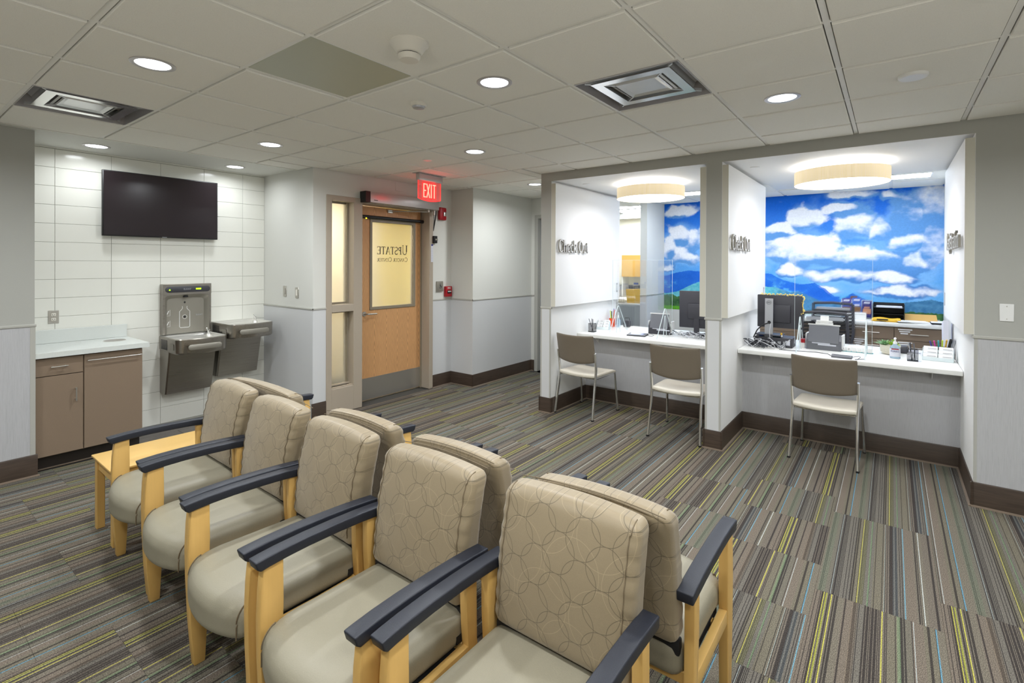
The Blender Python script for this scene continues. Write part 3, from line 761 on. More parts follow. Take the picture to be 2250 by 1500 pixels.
def drum(y, label):
    t = thing('drum_light', label, 'ceiling lamp', (5.40, y, 2.548), group='drum ceiling lights')
    MB().lathe([(.27, 0), (.27, -.008), (.25, -.012)], n=48).build('canopy', 'white_plastic', t)
    R = .366
    MB().loft([[(r*math.cos(a*PI/48), r*math.sin(a*PI/48), z) for a in range(96)] for r, z in ((R, -.055), (R, -.172), (R-.004, -.172), (R-.004, -.055))], False, False).build('shade', 'shade', t)
    MB().lathe([(R-.004, -.166), (R-.02, -.171), (R-.05, -.173)], n=64).build('diffuser', 'glow_drum', t)
    MB().lathe([(R-.06, -.058), (R-.06, -.062)], n=48).build('upper_diffuser', 'glow_soft', t)
    MB().lathe([(R-.012, -.150), (R-.012, -.146)], n=48).build('glow_blocker', 'white_plastic', t)  # unseen plate added inside the drum to block the diffuser's upward light
    for a in range(3):
        an = a*2*PI/3+2.9; MB().tube([((R-.08)*math.cos(an), (R-.08)*math.sin(an), 0), ((R-.08)*math.cos(an), (R-.08)*math.sin(an), -.06)], .004, 6).build('stem', 'chrome', t)
drum(2.155, 'round drum ceiling lamp over the left check out counter')
drum(.37, 'round drum ceiling lamp over the right check out counter')
def panel_light(x, y, label, hx=.15, hy=.59, z=2.65):
    t = thing('panel_light', label, 'ceiling light', (x, y, z), group='office panel lights')
    MB().box(-hx-.012, -hy-.012, -.012, hx+.012, hy+.012, .01).build('frame', 'white_plastic', t, 0)
    MB().box(-hx, -hy, -.0135, hx, hy, -.012).build('diffuser', 'glow_panel', t, 0)
panel_light(7.15, .25, 'long office light panel behind the right drum lamp')
panel_light(7.15, 2.02, 'long office light panel behind the left drum lamp')
panel_light(9.4, 4.3, 'light panel in the far office', .3, .5, 2.80)
panel_light(10.2, 4.3, 'added fill light panel near the end wall of the far office', .3, .5, 2.80)  # added to brighten the far office
panel_light(7.15, 4.2, 'added fill light panel over the office beside the corridor wall')  # unseen panel, added for more light in the office

vl = thing('ceiling_lamp', 'ceiling lamp of the vestibule behind the door glass', 'ceiling light', (3.75, 5.6, 2.648))
MB().box(-.3, -.3, -.01, .3, .3, 0).build('lens', 'glow', vl, 0)
area('lamp', vl, (0, 0, -.015), .55, 40, (1, .95, .85), 170, 'SQUARE')

def added_uplight(x, y, label, watts):  # made-up uplight, added out of view to brighten the ceiling
    t = thing('added_uplight', label, 'added uplight', (x, y, 0), group='added uplights behind the camera')
    MB().lathe([(.14, 0), (.14, .02), (.02, .035)], n=32).build('base', 'satin', t)
    MB().tube([(0, 0, .03), (0, 0, 1.22)], .012, 12).build('pole', 'satin', t)
    MB().lathe([(.03, 1.20), (.12, 1.26), (.17, 1.34), (.165, 1.34), (.11, 1.27), (.02, 1.23)], n=32).build('bowl', 'white_plastic', t)
    area('lamp', t, (0, 0, 1.335), .26, watts, (1, .97, .92), 180, rot=(PI, 0, 0))
added_uplight(-1.3, .6, 'added fill uplight behind the camera on the left', P_UP)
added_uplight(.5, -1.3, 'added fill uplight behind the camera in the middle', P_UP)
# ================================================================ DOOR, SIDELIGHT AND WHAT HANGS ROUND THEM
dr = thing('door_1', 'oak door with glass panel in a taupe metal frame', None, (0, 0, 0), kind='structure')
fy0, fy1 = 4.812, 5.012
def member(x0, x1, z0, z1, nm='frame_member', y0=fy0, y1=fy1, m='taupe'): return MB().box(x0, y0, z0, x1, y1, z1, .002, 1).build(nm, m, dr, 30)
member(3.065, 3.130, 0, 2.33); member(3.065, 4.625, 2.325, 2.378); member(4.560, 4.625, 0, 2.33)
mull = MB().box(3.405, fy0, 0, 3.520, fy1, 2.33, .002, 1).build('mullion', 'taupe', dr, 30)
member(3.13, 3.405, 1.105, 1.185, 'transom'); member(3.13, 3.405, 0, .27, 'sill_panel')
MB().box(3.13, 4.83, .27, 3.405, 4.86, .285).box(3.13, 4.89, .285, 3.405, 4.93, .30).build('glazing_ledge', 'taupe', dr, 0)
# rebate stops around the door leaf
MB().box(4.545, 4.955, 0, 4.562, 5.012, 2.326).box(3.518, 4.955, 0, 3.53, 4.972, 2.326).build('door_stop', 'taupe_dark', dr, 0)
for z0, z1 in ((1.185, 2.325), (.27, 1.105)):
    MB().box(3.13, 4.93, z0, 3.15, 4.95, z1).box(3.385, 4.91, z0, 3.405, 4.95, z1).box(3.15, 4.93, z1-.02, 3.385, 4.95, z1).box(3.15, 4.93, z0, 3.385, 4.95, z0+.02).build('glazing_bead', 'taupe_dark', dr, 0)
    MB().box(3.14, 4.938, z0+.005, 3.395, 4.942, z1-.005).build('sidelight_glass', 'frost', dr, 0)
leaf = MB()
lx0, lx1, ly0, ly1 = 3.53, 4.618, 4.974, 5.012
gx0, gx1, gz0, gz1 = 3.758, 4.432, 1.10, 2.155
leaf.box(lx0, ly0, .012, gx0, ly1, 2.318).box(gx1, ly0, .012, lx1, ly1, 2.318).box(gx0, ly0, .012, gx1, ly1, gz0).box(gx0, ly0, gz1, gx1, ly1, 2.318)
leaf = leaf.build('door_leaf', 'oak', dr, 0)
fr = MB()
for a in ((3.738, 3.772, 1.080, 2.178), (4.416, 4.455, 1.080, 2.178)): fr.box(a[0], 4.962, a[2], a[1], 5.02, a[3], .003, 1)
for a in ((3.738, 4.455, 1.080, 1.115), (3.738, 4.455, 2.137, 2.178)): fr.box(a[0], 4.963, a[2], a[1], 5.02, a[3], .003, 1)
fr = fr.build('vision_frame', 'taupe_dark', leaf, 0)
b_ = MB()
for x in (3.752, 4.437):
    for z in (1.2, 1.43, 1.66, 1.89, 2.1): b_.lathe([(.004, 0), (.004, .002)], (0, 0, 0), 8); 
gl = MB().box(3.772, 4.988, 1.115, 4.416, 4.992, 2.137).build('door_glass', 'frost', leaf, 0)
# lettering is read from the far side: mirrored here
def Tm(x, y, d): return (4.338-x, 4.986-d, 1.752+y)
u = MB(); write(u, 'Upstate', Tm, .118, 0, .0012, .80, .865); u.build('lettering', 'navy', leaf, 0)
def Tm2(x, y, d): return (4.338-x, 4.986-d, 1.662+y)
u = MB(); write(u, 'Cancer Center', Tm2, .052, 0, .0012, .80, 1.0); u.build('lettering', 'navy', leaf, 0)
MB().box(3.535, 4.9725, .015, 4.612, 4.974, .272).build('kick_plate', 'satin', leaf, 0)
h = MB().tube([(3.585, 4.974, 1.04), (3.585, 4.966, 1.04)], .033, 24); h.build('rose', 'satin', leaf)
MB().tube([(3.66, 4.966, 1.04), (3.66, 4.92, 1.04), (3.672, 4.905, 1.04), (3.70, 4.902, 1.04), (3.795, 4.904, 1.037)], [.010]*4+[.008], 12).tube([(3.66, 4.974, 1.04), (3.66, 4.962, 1.04)], .028, 24).build('lever_handle', 'satin', leaf)
MB().tube([(3.545, 4.940, 2.19), (4.60, 4.940, 2.19)], .020, 16).tube([(4.50, 4.940, 2.19), (4.60, 4.940, 2.19)], .022, 16).build('sensor_bar', 'black', leaf)
MB().box(3.56, 4.955, 2.175, 3.60, 4.974, 2.205).box(4.54, 4.955, 2.175, 4.58, 4.974, 2.205).build('sensor_bracket', 'black', leaf, 0)
MB().sphere((3.652, 4.922, 2.170), .008, 6).build('indicator_light', 'yellow_led', leaf)
pts = [(4.585, 4.93, 2.175)]+[(4.585+.075*t_, 4.93-.13*t_, 2.175-.27*math.sin(PI*min(1, t_*.98))+.12*t_) for t_ in [k/16 for k in range(1, 17)]]+[(4.66, 4.795, 2.335)]
tag(MB().tube(pts, .008, 8).build('sensor_cable', 'black'), 'black cable looping from the door sensor bar up to the operator', 'cable')
op = thing('door_operator', 'long silver automatic door operator box over the oak door', 'door operator', (0, 0, 0))
MB().box(3.555, 4.712, 2.335, 4.635, 4.825, 2.455, .003, 2).build('cover', 'alum', op)
MB().box(3.490, 4.715, 2.332, 3.556, 4.822, 2.458, .003, 1).build('end_cap', 'black', op)
MB().box(3.60, 4.7112, 2.358, 3.655, 4.7121, 2.366).build('maker_mark', 'black', op, 0)
MB().tube([(4.50, 4.77, 2.335), (4.50, 4.77, 2.30)], .014, 12).tube([(4.50, 4.77, 2.305), (4.22, 4.86, 2.295)], .007, 8).tube([(4.22, 4.86, 2.295), (4.05, 4.965, 2.285)], .006, 8).box(4.0, 4.955, 2.265, 4.07, 4.974, 2.30).build('arm', 'satin', op)
MB().tube([(4.60, 4.77, 2.335), (4.60, 4.77, 2.27)], .013, 12).build('hinge_boss', 'satin', op)
kp = thing('key_switch', 'black key switch on the right door jamb', 'switch', (4.645, 4.812, 1.955))
MB().box(-.033, -.03, -.048, .030, 0, .048, .003, 1).build('body', 'black', kp)
MB().tube([(0, -.03, 0), (0, -.036, 0)], .012, 12).tube([(.004, -.036, 0), (.02, -.05, -.004)], .004, 6).build('key', 'satin', kp)
lb = tag(MB().box(4.585, 4.8095, 1.66, 4.622, 4.8118, 1.895).build('door_label', 'paper2', None, 0), 'narrow white label strip stuck below the key switch', 'label')
MB().box(4.587, 4.809, 1.872, 4.62, 4.8097, 1.893).build('header_band', 'navy_label', lb, 0)
for k in range(8): MB().box(4.592, 4.809, 1.68+.022*k, 4.612, 4.8097, 1.684+.022*k).build('print_line', 'silver_plastic', lb, 0)
st = thing('fire_strobe', 'red fire alarm strobe beside the door operator', 'fire alarm', (4.778, 4.825, 2.305))
MB().box(-.065, -.05, -.085, .065, 0, .085, .018, 3).build('housing', 'red', st)
MB().box(-.005, -.066, -.035, .045, -.05, .025, .008, 2).build('strobe_lens', 'chrome', st)
ad = thing('push_plate', 'grey wall plate with wheelchair symbol right of the door', 'switch', (4.747, 4.825, 1.335))
MB().box(-.058, -.022, -.068, .058, 0, .068, .005, 2).build('plate', 'steel_dark', ad)
MB().tube([(.0, -.0235, .024), (0, -.0235, .004), (.014, -.0235, .002), (.02, -.0235, -.014)], .003, 6).tube([(.004+.017*math.cos(a*PI/9), -.0235, -.008+.017*math.sin(a*PI/9)) for a in range(10, 26)], .0026, 6).sphere((0, -.0235, .032), .005, 6).build('wheelchair_symbol', 'navy', ad)
pu = thing('fire_pull_station', 'red fire pull station beside the column', 'fire alarm', (4.895, 4.825, 1.262))
MB().box(-.058, -.045, -.07, .058, 0, .07, .006, 2).build('housing', 'red', pu)
MB().box(-.036, -.052, -.026, .036, -.045, .016, .003, 1).build('handle_recess', 'black', pu)
MB().box(-.03, -.058, -.006, .03, -.05, .008, .002, 1).build('pull_handle', 'white_plastic', pu)
label_text('fire_lettering', 'FIRE', .034, (0, -.0456, .045), (PI/2, 0, 0), 'paper', pu)
tag(MB().box(4.003, 4.822, 2.53, 4.118, 4.825, 2.645, .001, 1).build('blank_plate', 'paint'), 'square blank wall plate above the door operator', 'wall plate')
# --- exit sign
ex = thing('exit_sign', 'red glowing edge lit EXIT sign hanging from the ceiling', 'exit sign', (3.93, 4.15, 2.6399))
MB().box(-.205, -.06, -.006, .205, .06, 0, .002, 1).build('canopy', 'alum', ex)
MB().box(-.18, -.028, -.082, .18, .028, -.006, .006, 2).build('housing', 'alum', ex)
arcp = [(-.172+.344*k/16, -.278-.022*math.sin(PI*k/16)) for k in range(17)]
prof = [(-.172, -.082)]+arcp+[(.172, -.082)]
MB().prism(prof, 'y', -.003, .003).build('acrylic_panel', 'exit_acryl', ex, 0)
MB().tube([(-.172, 0, -.084)]+[(a, 0, b) for a, b in arcp]+[(.172, 0, -.084)], .0035, 6).build('lit_edge', 'exit_red', ex)
MB().prism([(-.105, -.092), (-.105, -.274), (0, -.284), (.105, -.274), (.105, -.092)], 'y', .0035, .0045).build('red_field', 'exit_red', ex, 0)
L = MB()
def S2(pts, w_, x): ribbon(L, [(x+p[0], p[1]) for p in pts], w_, .004, .007, lambda a, b, d: (a, -d, -.262+b))
H_ = .155
S2([(0, 0), (0, H_)], .013, -.092); [S2([(0, y), (.034, y)], .012, -.092) for y in (.006, H_/2, H_-.006)]
S2([(0, 0), (.044, H_)], .013, -.047); S2([(0, H_), (.044, 0)], .013, -.047)
S2([(0, 0), (0, H_)], .014, .022); S2([(0, 0), (0, H_)], .013, .068); S2([(-.024, H_-.006), (.024, H_-.006)], .012, .068)
L.build('exit_lettering', 'exit_letter', ex, 0)
# --- door at the end of the corridor
d2 = thing('door_2', 'grey door at the far end of the corridor', None, (0, 0, 0), kind='structure')
MB().box(6.318, 4.30, 0, 6.45, 4.36, 2.385, .002, 1).box(6.318, 3.22, 0, 6.45, 3.28, 2.385, .002, 1).box(6.318, 3.28, 2.33, 6.45, 4.30, 2.385, .002, 1).build('door_frame', 'trim_grey', d2, 30)
MB().box(6.39, 3.28, .01, 6.43, 4.30, 2.33).build('door_leaf', 'partition', d2, 0)
MB().tube([(6.39, 3.36, 1.02), (6.34, 3.36, 1.02), (6.335, 3.48, 1.02)], .009, 8).build('door_handle', 'satin', d2)
# ================================================================ ALCOVE
tv = thing('television', 'large flat black television on the tiled wall', 'television', (1.883, 5.842, 2.192))
MB().box(-.494, -.062, -.305, .494, -.03, .305, .004, 2).build('bezel', 'black', tv)
MB().box(-.484, -.0632, -.294, .484, -.0618, .297).build('screen', 'screen', tv, 0)
MB().box(-.25, -.03, -.2, .25, 0, .2, .01, 1).build('wall_bracket', 'black', tv)
MB().box(-.02, -.0640, -.302, .02, -.0618, -.298).build('maker_mark', 'silver_plastic', tv, 0)
ca = thing('base_cabinet', 'brown base cabinet with drawer and doors in the alcove', 'cabinet', (0, 0, 0))
MB().box(.849, 5.295, .108, 1.553, 5.845, .893).build('body', 'cabinet', ca, 0)
MB().box(.849, 5.335, 0, 1.545, 5.83, .108).build('toe_kick', 'kick', ca, 0)
MB().box(.849, 5.325, 0, 1.55, 5.336, .012, .003, 1).build('toe_lip', 'base_lip', ca)
def handle(parent, x0, z0, x1, z1, y, m='satin', r=.005):
    d = Vector((x1-x0, 0, z1-z0)).normalized()*.012
    MB().tube([(x0+d.x, y, z0+d.z), (x0+d.x, y-.03, z0+d.z)], r, 8).tube([(x1-d.x, y, z1-d.z), (x1-d.x, y-.03, z1-d.z)], r, 8).tube([(x0, y-.03, z0), (x1, y-.03, z1)], r, 10).build('handle', m, parent)
p = MB().box(.853, 5.275, .746, 1.143, 5.294, .882, .0015, 1).build('drawer', 'cabinet', ca, 0); handle(p, .942, .815, 1.045, .815, 5.275)
p = MB().box(.853, 5.275, .115, 1.143, 5.294, .740, .0015, 1).build('door', 'cabinet', ca, 0); handle(p, 1.095, .52, 1.095, .63, 5.275)
p = MB().box(1.150, 5.275, .115, 1.550, 5.294, .882, .0015, 1).build('door', 'cabinet', ca, 0); handle(p, 1.166, .835, 1.537, .835, 5.275)
ctp = thing('countertop', 'speckled pale grey countertop with backsplash and waste hole', 'countertop', (0, 0, 0))
m_ = MB(); hx, hy, hr = 1.435, 5.60, .082
rect = [(.849, 5.235), (1.592, 5.235), (1.592, 5.846), (.849, 5.846)]
def square_ring(n=32):
    out = []
    for k in range(n):
        a = 2*PI*k/n+PI/4+.0001; c, s = math.cos(a), math.sin(a); t = 1e9
        if c > 1e-9: t = min(t, (1.592-hx)/c)
        if c < -1e-9: t = min(t, (.849-hx)/c)
        if s > 1e-9: t = min(t, (5.846-hy)/s)
        if s < -1e-9: t = min(t, (5.235-hy)/s)
        out.append((hx+t*c, hy+t*s))
    return out
# exact corners: snap the nearest ring points onto the slab corners
sr = square_ring(64)
for cx, cy in rect:
    k = min(range(64), key=lambda q: (sr[q][0]-cx)**2+(sr[q][1]-cy)**2); sr[k] = (cx, cy)
cr = [(hx+hr*math.cos(2*PI*k/64+PI/4), hy+hr*math.sin(2*PI*k/64+PI/4)) for k in range(64)]
m_.loft([[(a, b, .894) for a, b in cr], [(a, b, .894) for a, b in sr], [(a, b, .934) for a, b in sr], [(a, b, .934) for a, b in cr], [(a, b, .894) for a, b in cr]], False, False)
m_.build('slab', 'quartz', ctp, 20)
MB().box(.849, 5.824, .935, 1.588, 5.846, 1.052, .0015, 1).build('backsplash', 'quartz', ctp, 0)
MB().loft([[(hx+r*math.cos(a*PI/24), hy+r*math.sin(a*PI/24), z) for a in range(48)] for r, z in ((hr+.004, .935), (hr-.002, .937), (hr-.004, .894))], False, False).build('waste_ring', 'steel_bright', ctp)
MB().lathe([(hr-.003, .893), (hr-.003, .896)], (hx, hy, 0), 32).build('waste_bag', 'black', ctp)
ou = thing('wall_outlet', 'steel duplex outlet on the tiled wall above the counter', 'outlet', (1.065, 5.851, 1.16))
MB().box(-.036, -.006, -.058, .036, 0, .058, .002, 1).build('plate', 'satin', ou)
for z in (-.02, .02):
    o = MB().cbox((0, -.007, z), (.017, .003, .0145), .006, seg=3).build('socket', 'offwhite', ou)
    MB().box(-.008, -.0106, z-.005, -.005, -.0098, z+.005).box(.005, -.0106, z-.005, .008, -.0098, z+.005).box(-.002, -.0106, z-.011, .002, -.0098, z-.008).build('slot', 'black', o, 0)
def wall_switch(y, z, label, rocker):
    t = thing('wall_switch', label, 'switch', (2.915, y, z))
    MB().box(-.006, -.035, -.058, 0, .035, .058, .002, 1).build('plate', 'satin', t)
    MB().box(-.010, -.016, -.033, -.006, .016, .033, .001, 1).build('rocker', rocker, t)
wall_switch(5.383, 1.327, 'steel switch plate nearer the tiles on the alcove right wall', 'satin'); wall_switch(5.133, 1.32, 'steel switch plate with ivory rocker nearer the door wall', 'offwhite')
t = thing('blank_switch_plate', 'white blank plate on the right wall above the chair rail', 'wall plate', (4.64, -.613, 1.332))
MB().box(-.005, -.035, -.058, 0, .035, .058, .002, 1).build('plate', 'white_plastic', t); MB().tube([(-.0045, 0, .042), (-.007, 0, .042)], .003, 8).tube([(-.0045, 0, -.042), (-.007, 0, -.042)], .003, 8).build('screw', 'satin', t)
# --- drinking fountains
def fountain(x0, zt, label, station):
    t = thing('drinking_fountain', label, 'drinking fountain', (x0, 5.852, 0), group=None)
    W = .462; z1, z0 = zt, zt-.155
    # lower cabinet, front sloping back to the wall
    MB().prism([(0, zt-.575), (-.13, zt-.575), (-.235, z0+.01), (0, z0+.01)], 'x', .006, W-.03).build('chiller_cabinet', 'steel', t, 0)
    MB().loft([[(.012, -.133, zt-.575), (W-.045, -.133, zt-.575), (W-.045, -.139, zt-.575), (.02, -.139, zt-.575)],
               [(.012, -.238, z0+.012), (W-.034, -.238, z0+.012), (W-.034, -.244, z0+.012), (.02, -.244, z0+.012)]]).build('front_panel', 'steel', t, 0)
    # basin plan: straight sides, bowed front with rounded corners
    def plan(ins, n=40, d=.475, bow=.028, r=.07):
        a_, b_, y_ = ins, W-ins, -d+ins; P = [(a_, 0-ins*.6)]
        for k in range(9):
            an = PI+PI/2*k/8; P.append((a_+r+r*math.cos(an), y_+bow*0+r+r*math.sin(an)))
        for k in range(1, 16):
            u_ = k/16; P.append((a_+r+(b_-a_-2*r)*u_, y_-bow*math.sin(PI*u_)))
        for k in range(9):
            an = 1.5*PI+PI/2*k/8; P.append((b_-r+r*math.cos(an), y_+r+r*math.sin(an)))
        P.append((b_, 0-ins*.6)); return P
    def at(ins, z, **k): return [(a, b, z) for a, b in plan(ins, **k)]
    MB().loft([at(.03, z0-.0), at(.012, z0+.004), at(.002, z0+.02), at(0, z1-.03), at(0, z1-.01), at(.006, z1-.002)], True, False).build('basin_shell', 'steel', t, 35)
    MB().loft([at(.006, z1-.002), at(.012, z1), at(.022, z1-.002), at(.034, z1-.012), at(.05, z1-.032), at(.10, z1-.042), at(.16, z1-.046)], False, True).build('basin_bowl', 'steel_bright', t, 50)
    pb = MB().loft([[(W/2+sx*(.125+r*math.cos(a)), y_, z0+.072+r*math.sin(a)) for sx, a in [(1, PI/2-PI*k/10) for k in range(11)]+[(-1, -PI/2+PI*k/10) for k in range(11)]] for r, y_ in ((.026, -.496), (.026, -.508), (.021, -.511))])
    pb.build('push_bar', 'steel_dark', t, 35)
    MB().box(-.004, -.30, z0+.045, .004, -.375, z0+.10, .003, 2).box(W-.004, -.40, z0+.045, W+.004, -.325, z0+.10, .003, 2).build('side_push_pad', 'steel_dark', t)
    for k in range(8): MB().box(-.003, -.21, z0+.03+.0125*k, .002, -.06, z0+.036+.0125*k).build('vent_slot', 'black', t, 0)
    bx, by = W-.085, -.20
    MB().lathe([(.032, z1-.035), (.030, z1-.012), (.02, z1-.002), (.014, z1+.004)], (bx, by, 0), 20).build('bubbler_base', 'steel_bright', t)
    MB().tube([(bx, by, z1-.01), (bx, by, z1+.012), (bx-.006, by-.012, z1+.03), (bx-.022, by-.03, z1+.045), (bx-.036, by-.048, z1+.062)], [.012, .012, .010, .008, .004], 10).tube([(bx, by, z1-.01), (bx+.02, by+.02, z1+.035)], [.012, .005], 8).build('bubbler', 'chrome', t)
    MB().lathe([(.022, z1-.045), (.02, z1-.042)], (W*.42, -.24, 0), 20).build('drain', 'chrome', t)
    MB().box(W-.12, -.1335, zt-.57, W-.05, -.14, zt-.545).build('rating_label', 'paper2', t, 0)
    if not station: return t
    # bottle filling station above
    bs = MB(); X_, Z_ = W-.012, zt+.008; Zt = zt+.515
    bs.box(.006, -.085, Z_+.40, X_, -.001, Zt, .002, 1).box(.006, -.078, Z_, .024, -.001, Z_+.40).box(X_-.018, -.078, Z_, X_, -.001, Z_+.40).build('station_housing', 'steel', t, 0)
    # recessed back: curved at top
    N_ = 20; lo = []
    for y_, ins in ((-.078, 0), (-.05, .022), (-.028, .034)):
        l_ = [(.024+ins, y_, Z_)]
        for k in range(N_+1):
            an = PI-PI*k/N_; cx_ = (.024+X_-.018)/2; hw = (X_-.042)/2-ins
            ex_ = abs(math.cos(an))**.35*(1 if math.cos(an) > 0 else -1); ez = abs(math.sin(an))**.5
            l_.append((cx_+hw*ex_, y_, Z_+.34-ins+(.058)*ez))
        l_.append((X_-.018-ins, y_, Z_)); lo.append(l_)
    MB().loft(lo, False, True, closed=False).build('bottle_recess', 'steel_dark', t, 40)
    f_ = MB(); N2 = 20
    top = [(.024, -.078, Z_+.401)]+[(p[0], -.078, Z_+.401) for p in lo[0][1:-1]]+[(X_-.018, -.078, Z_+.401)]
    f_.loft([[(p[0], p[1], p[2]) for p in lo[0][1:-1]], [(p[0], -.0782, Z_+.402) for p in lo[0][1:-1]]], False, False, closed=False).build('recess_surround', 'steel', t, 0)
    MB().loft([[(W/2+sx*(.175+r*math.cos(a)), y_, Z_+.452+r*math.sin(a)) for sx, a in [(1, PI/2-PI*k/10) for k in range(11)]+[(-1, -PI/2+PI*k/10) for k in range(11)]] for r, y_ in ((.030, -.085), (.030, -.089), (.026, -.091))]).build('display_plate', 'dark_plastic', t, 35)
    MB().box(.30, -.0925, Z_+.447, .348, -.0905, Z_+.461).build('counter_display', 'green_led', t, 0)
    MB().sphere((.062, -.092, Z_+.448), .007, 6).build('status_light', 'green_led', t)
    label_text('maker_name', 'ELKAY', .024, (W/2-.01, -.0915, Z_+.453), (PI/2, 0, 0), 'silver_plastic', t)
    MB().box(.195, -.075, Z_+.368, .235, -.035, Z_+.385, .004, 1).build('spout', 'black', t)
    R_ = -.0275-.001
    bp = [(.03, .27), (.03, .255), (.018, .245), (.048, .225), (.048, .07), (.04, .055)]
    cx_ = .226; o_ = MB()
    right = [(cx_+a-.008, R_, Z_+b) for a, b in ((.022, .275), (.020, .255), (.03, .238), (.047, .222), (.047, .065), (.038, .055))]
    left_ = [(2*cx_-.016-a[0], a[1], a[2]) for a in right][::-1]
    o_.tube(right+left_, .0022, 6)
    o_.build('bottle_outline', 'paper', t)
    o_ = MB().tube([(cx_-.008+.02*math.cos(a*PI/12), R_, Z_+.165+.02*math.sin(a*PI/12)) for a in range(25)], .0016, 6); o_.build('sensor_ring', 'paper', t)
    MB().sphere((cx_-.008, R_, Z_+.165), (.012, .004, .012), 8).build('sensor_eye', 'black', t)
    MB().sphere((cx_-.008, R_, Z_+.315), (.009, .002, .011), 6).build('water_drop', 'black', t)
    for dz in (0, -.11):
        MB().tube([(.085, R_, Z_+.245+dz), (.085, R_, Z_+.185+dz), (.05, R_, Z_+.185+dz)], .0016, 6).tube([(.06, R_, Z_+.20+dz), (.07, R_, Z_+.225+dz), (.075, R_, Z_+.235+dz)], .004, 6).build('how_to_icon', 'paper', t)
    label_text('maker_logo', 'ELKAY', .022, (.355, R_-.001, Z_+.178), (PI/2, 0, 0), 'silver_plastic', t)
    return t
fountain(1.86, .908, 'left drinking fountain with bottle filling station above it', True)
fountain(2.335, 1.005, 'right drinking fountain mounted higher beside the alcove corner', False)
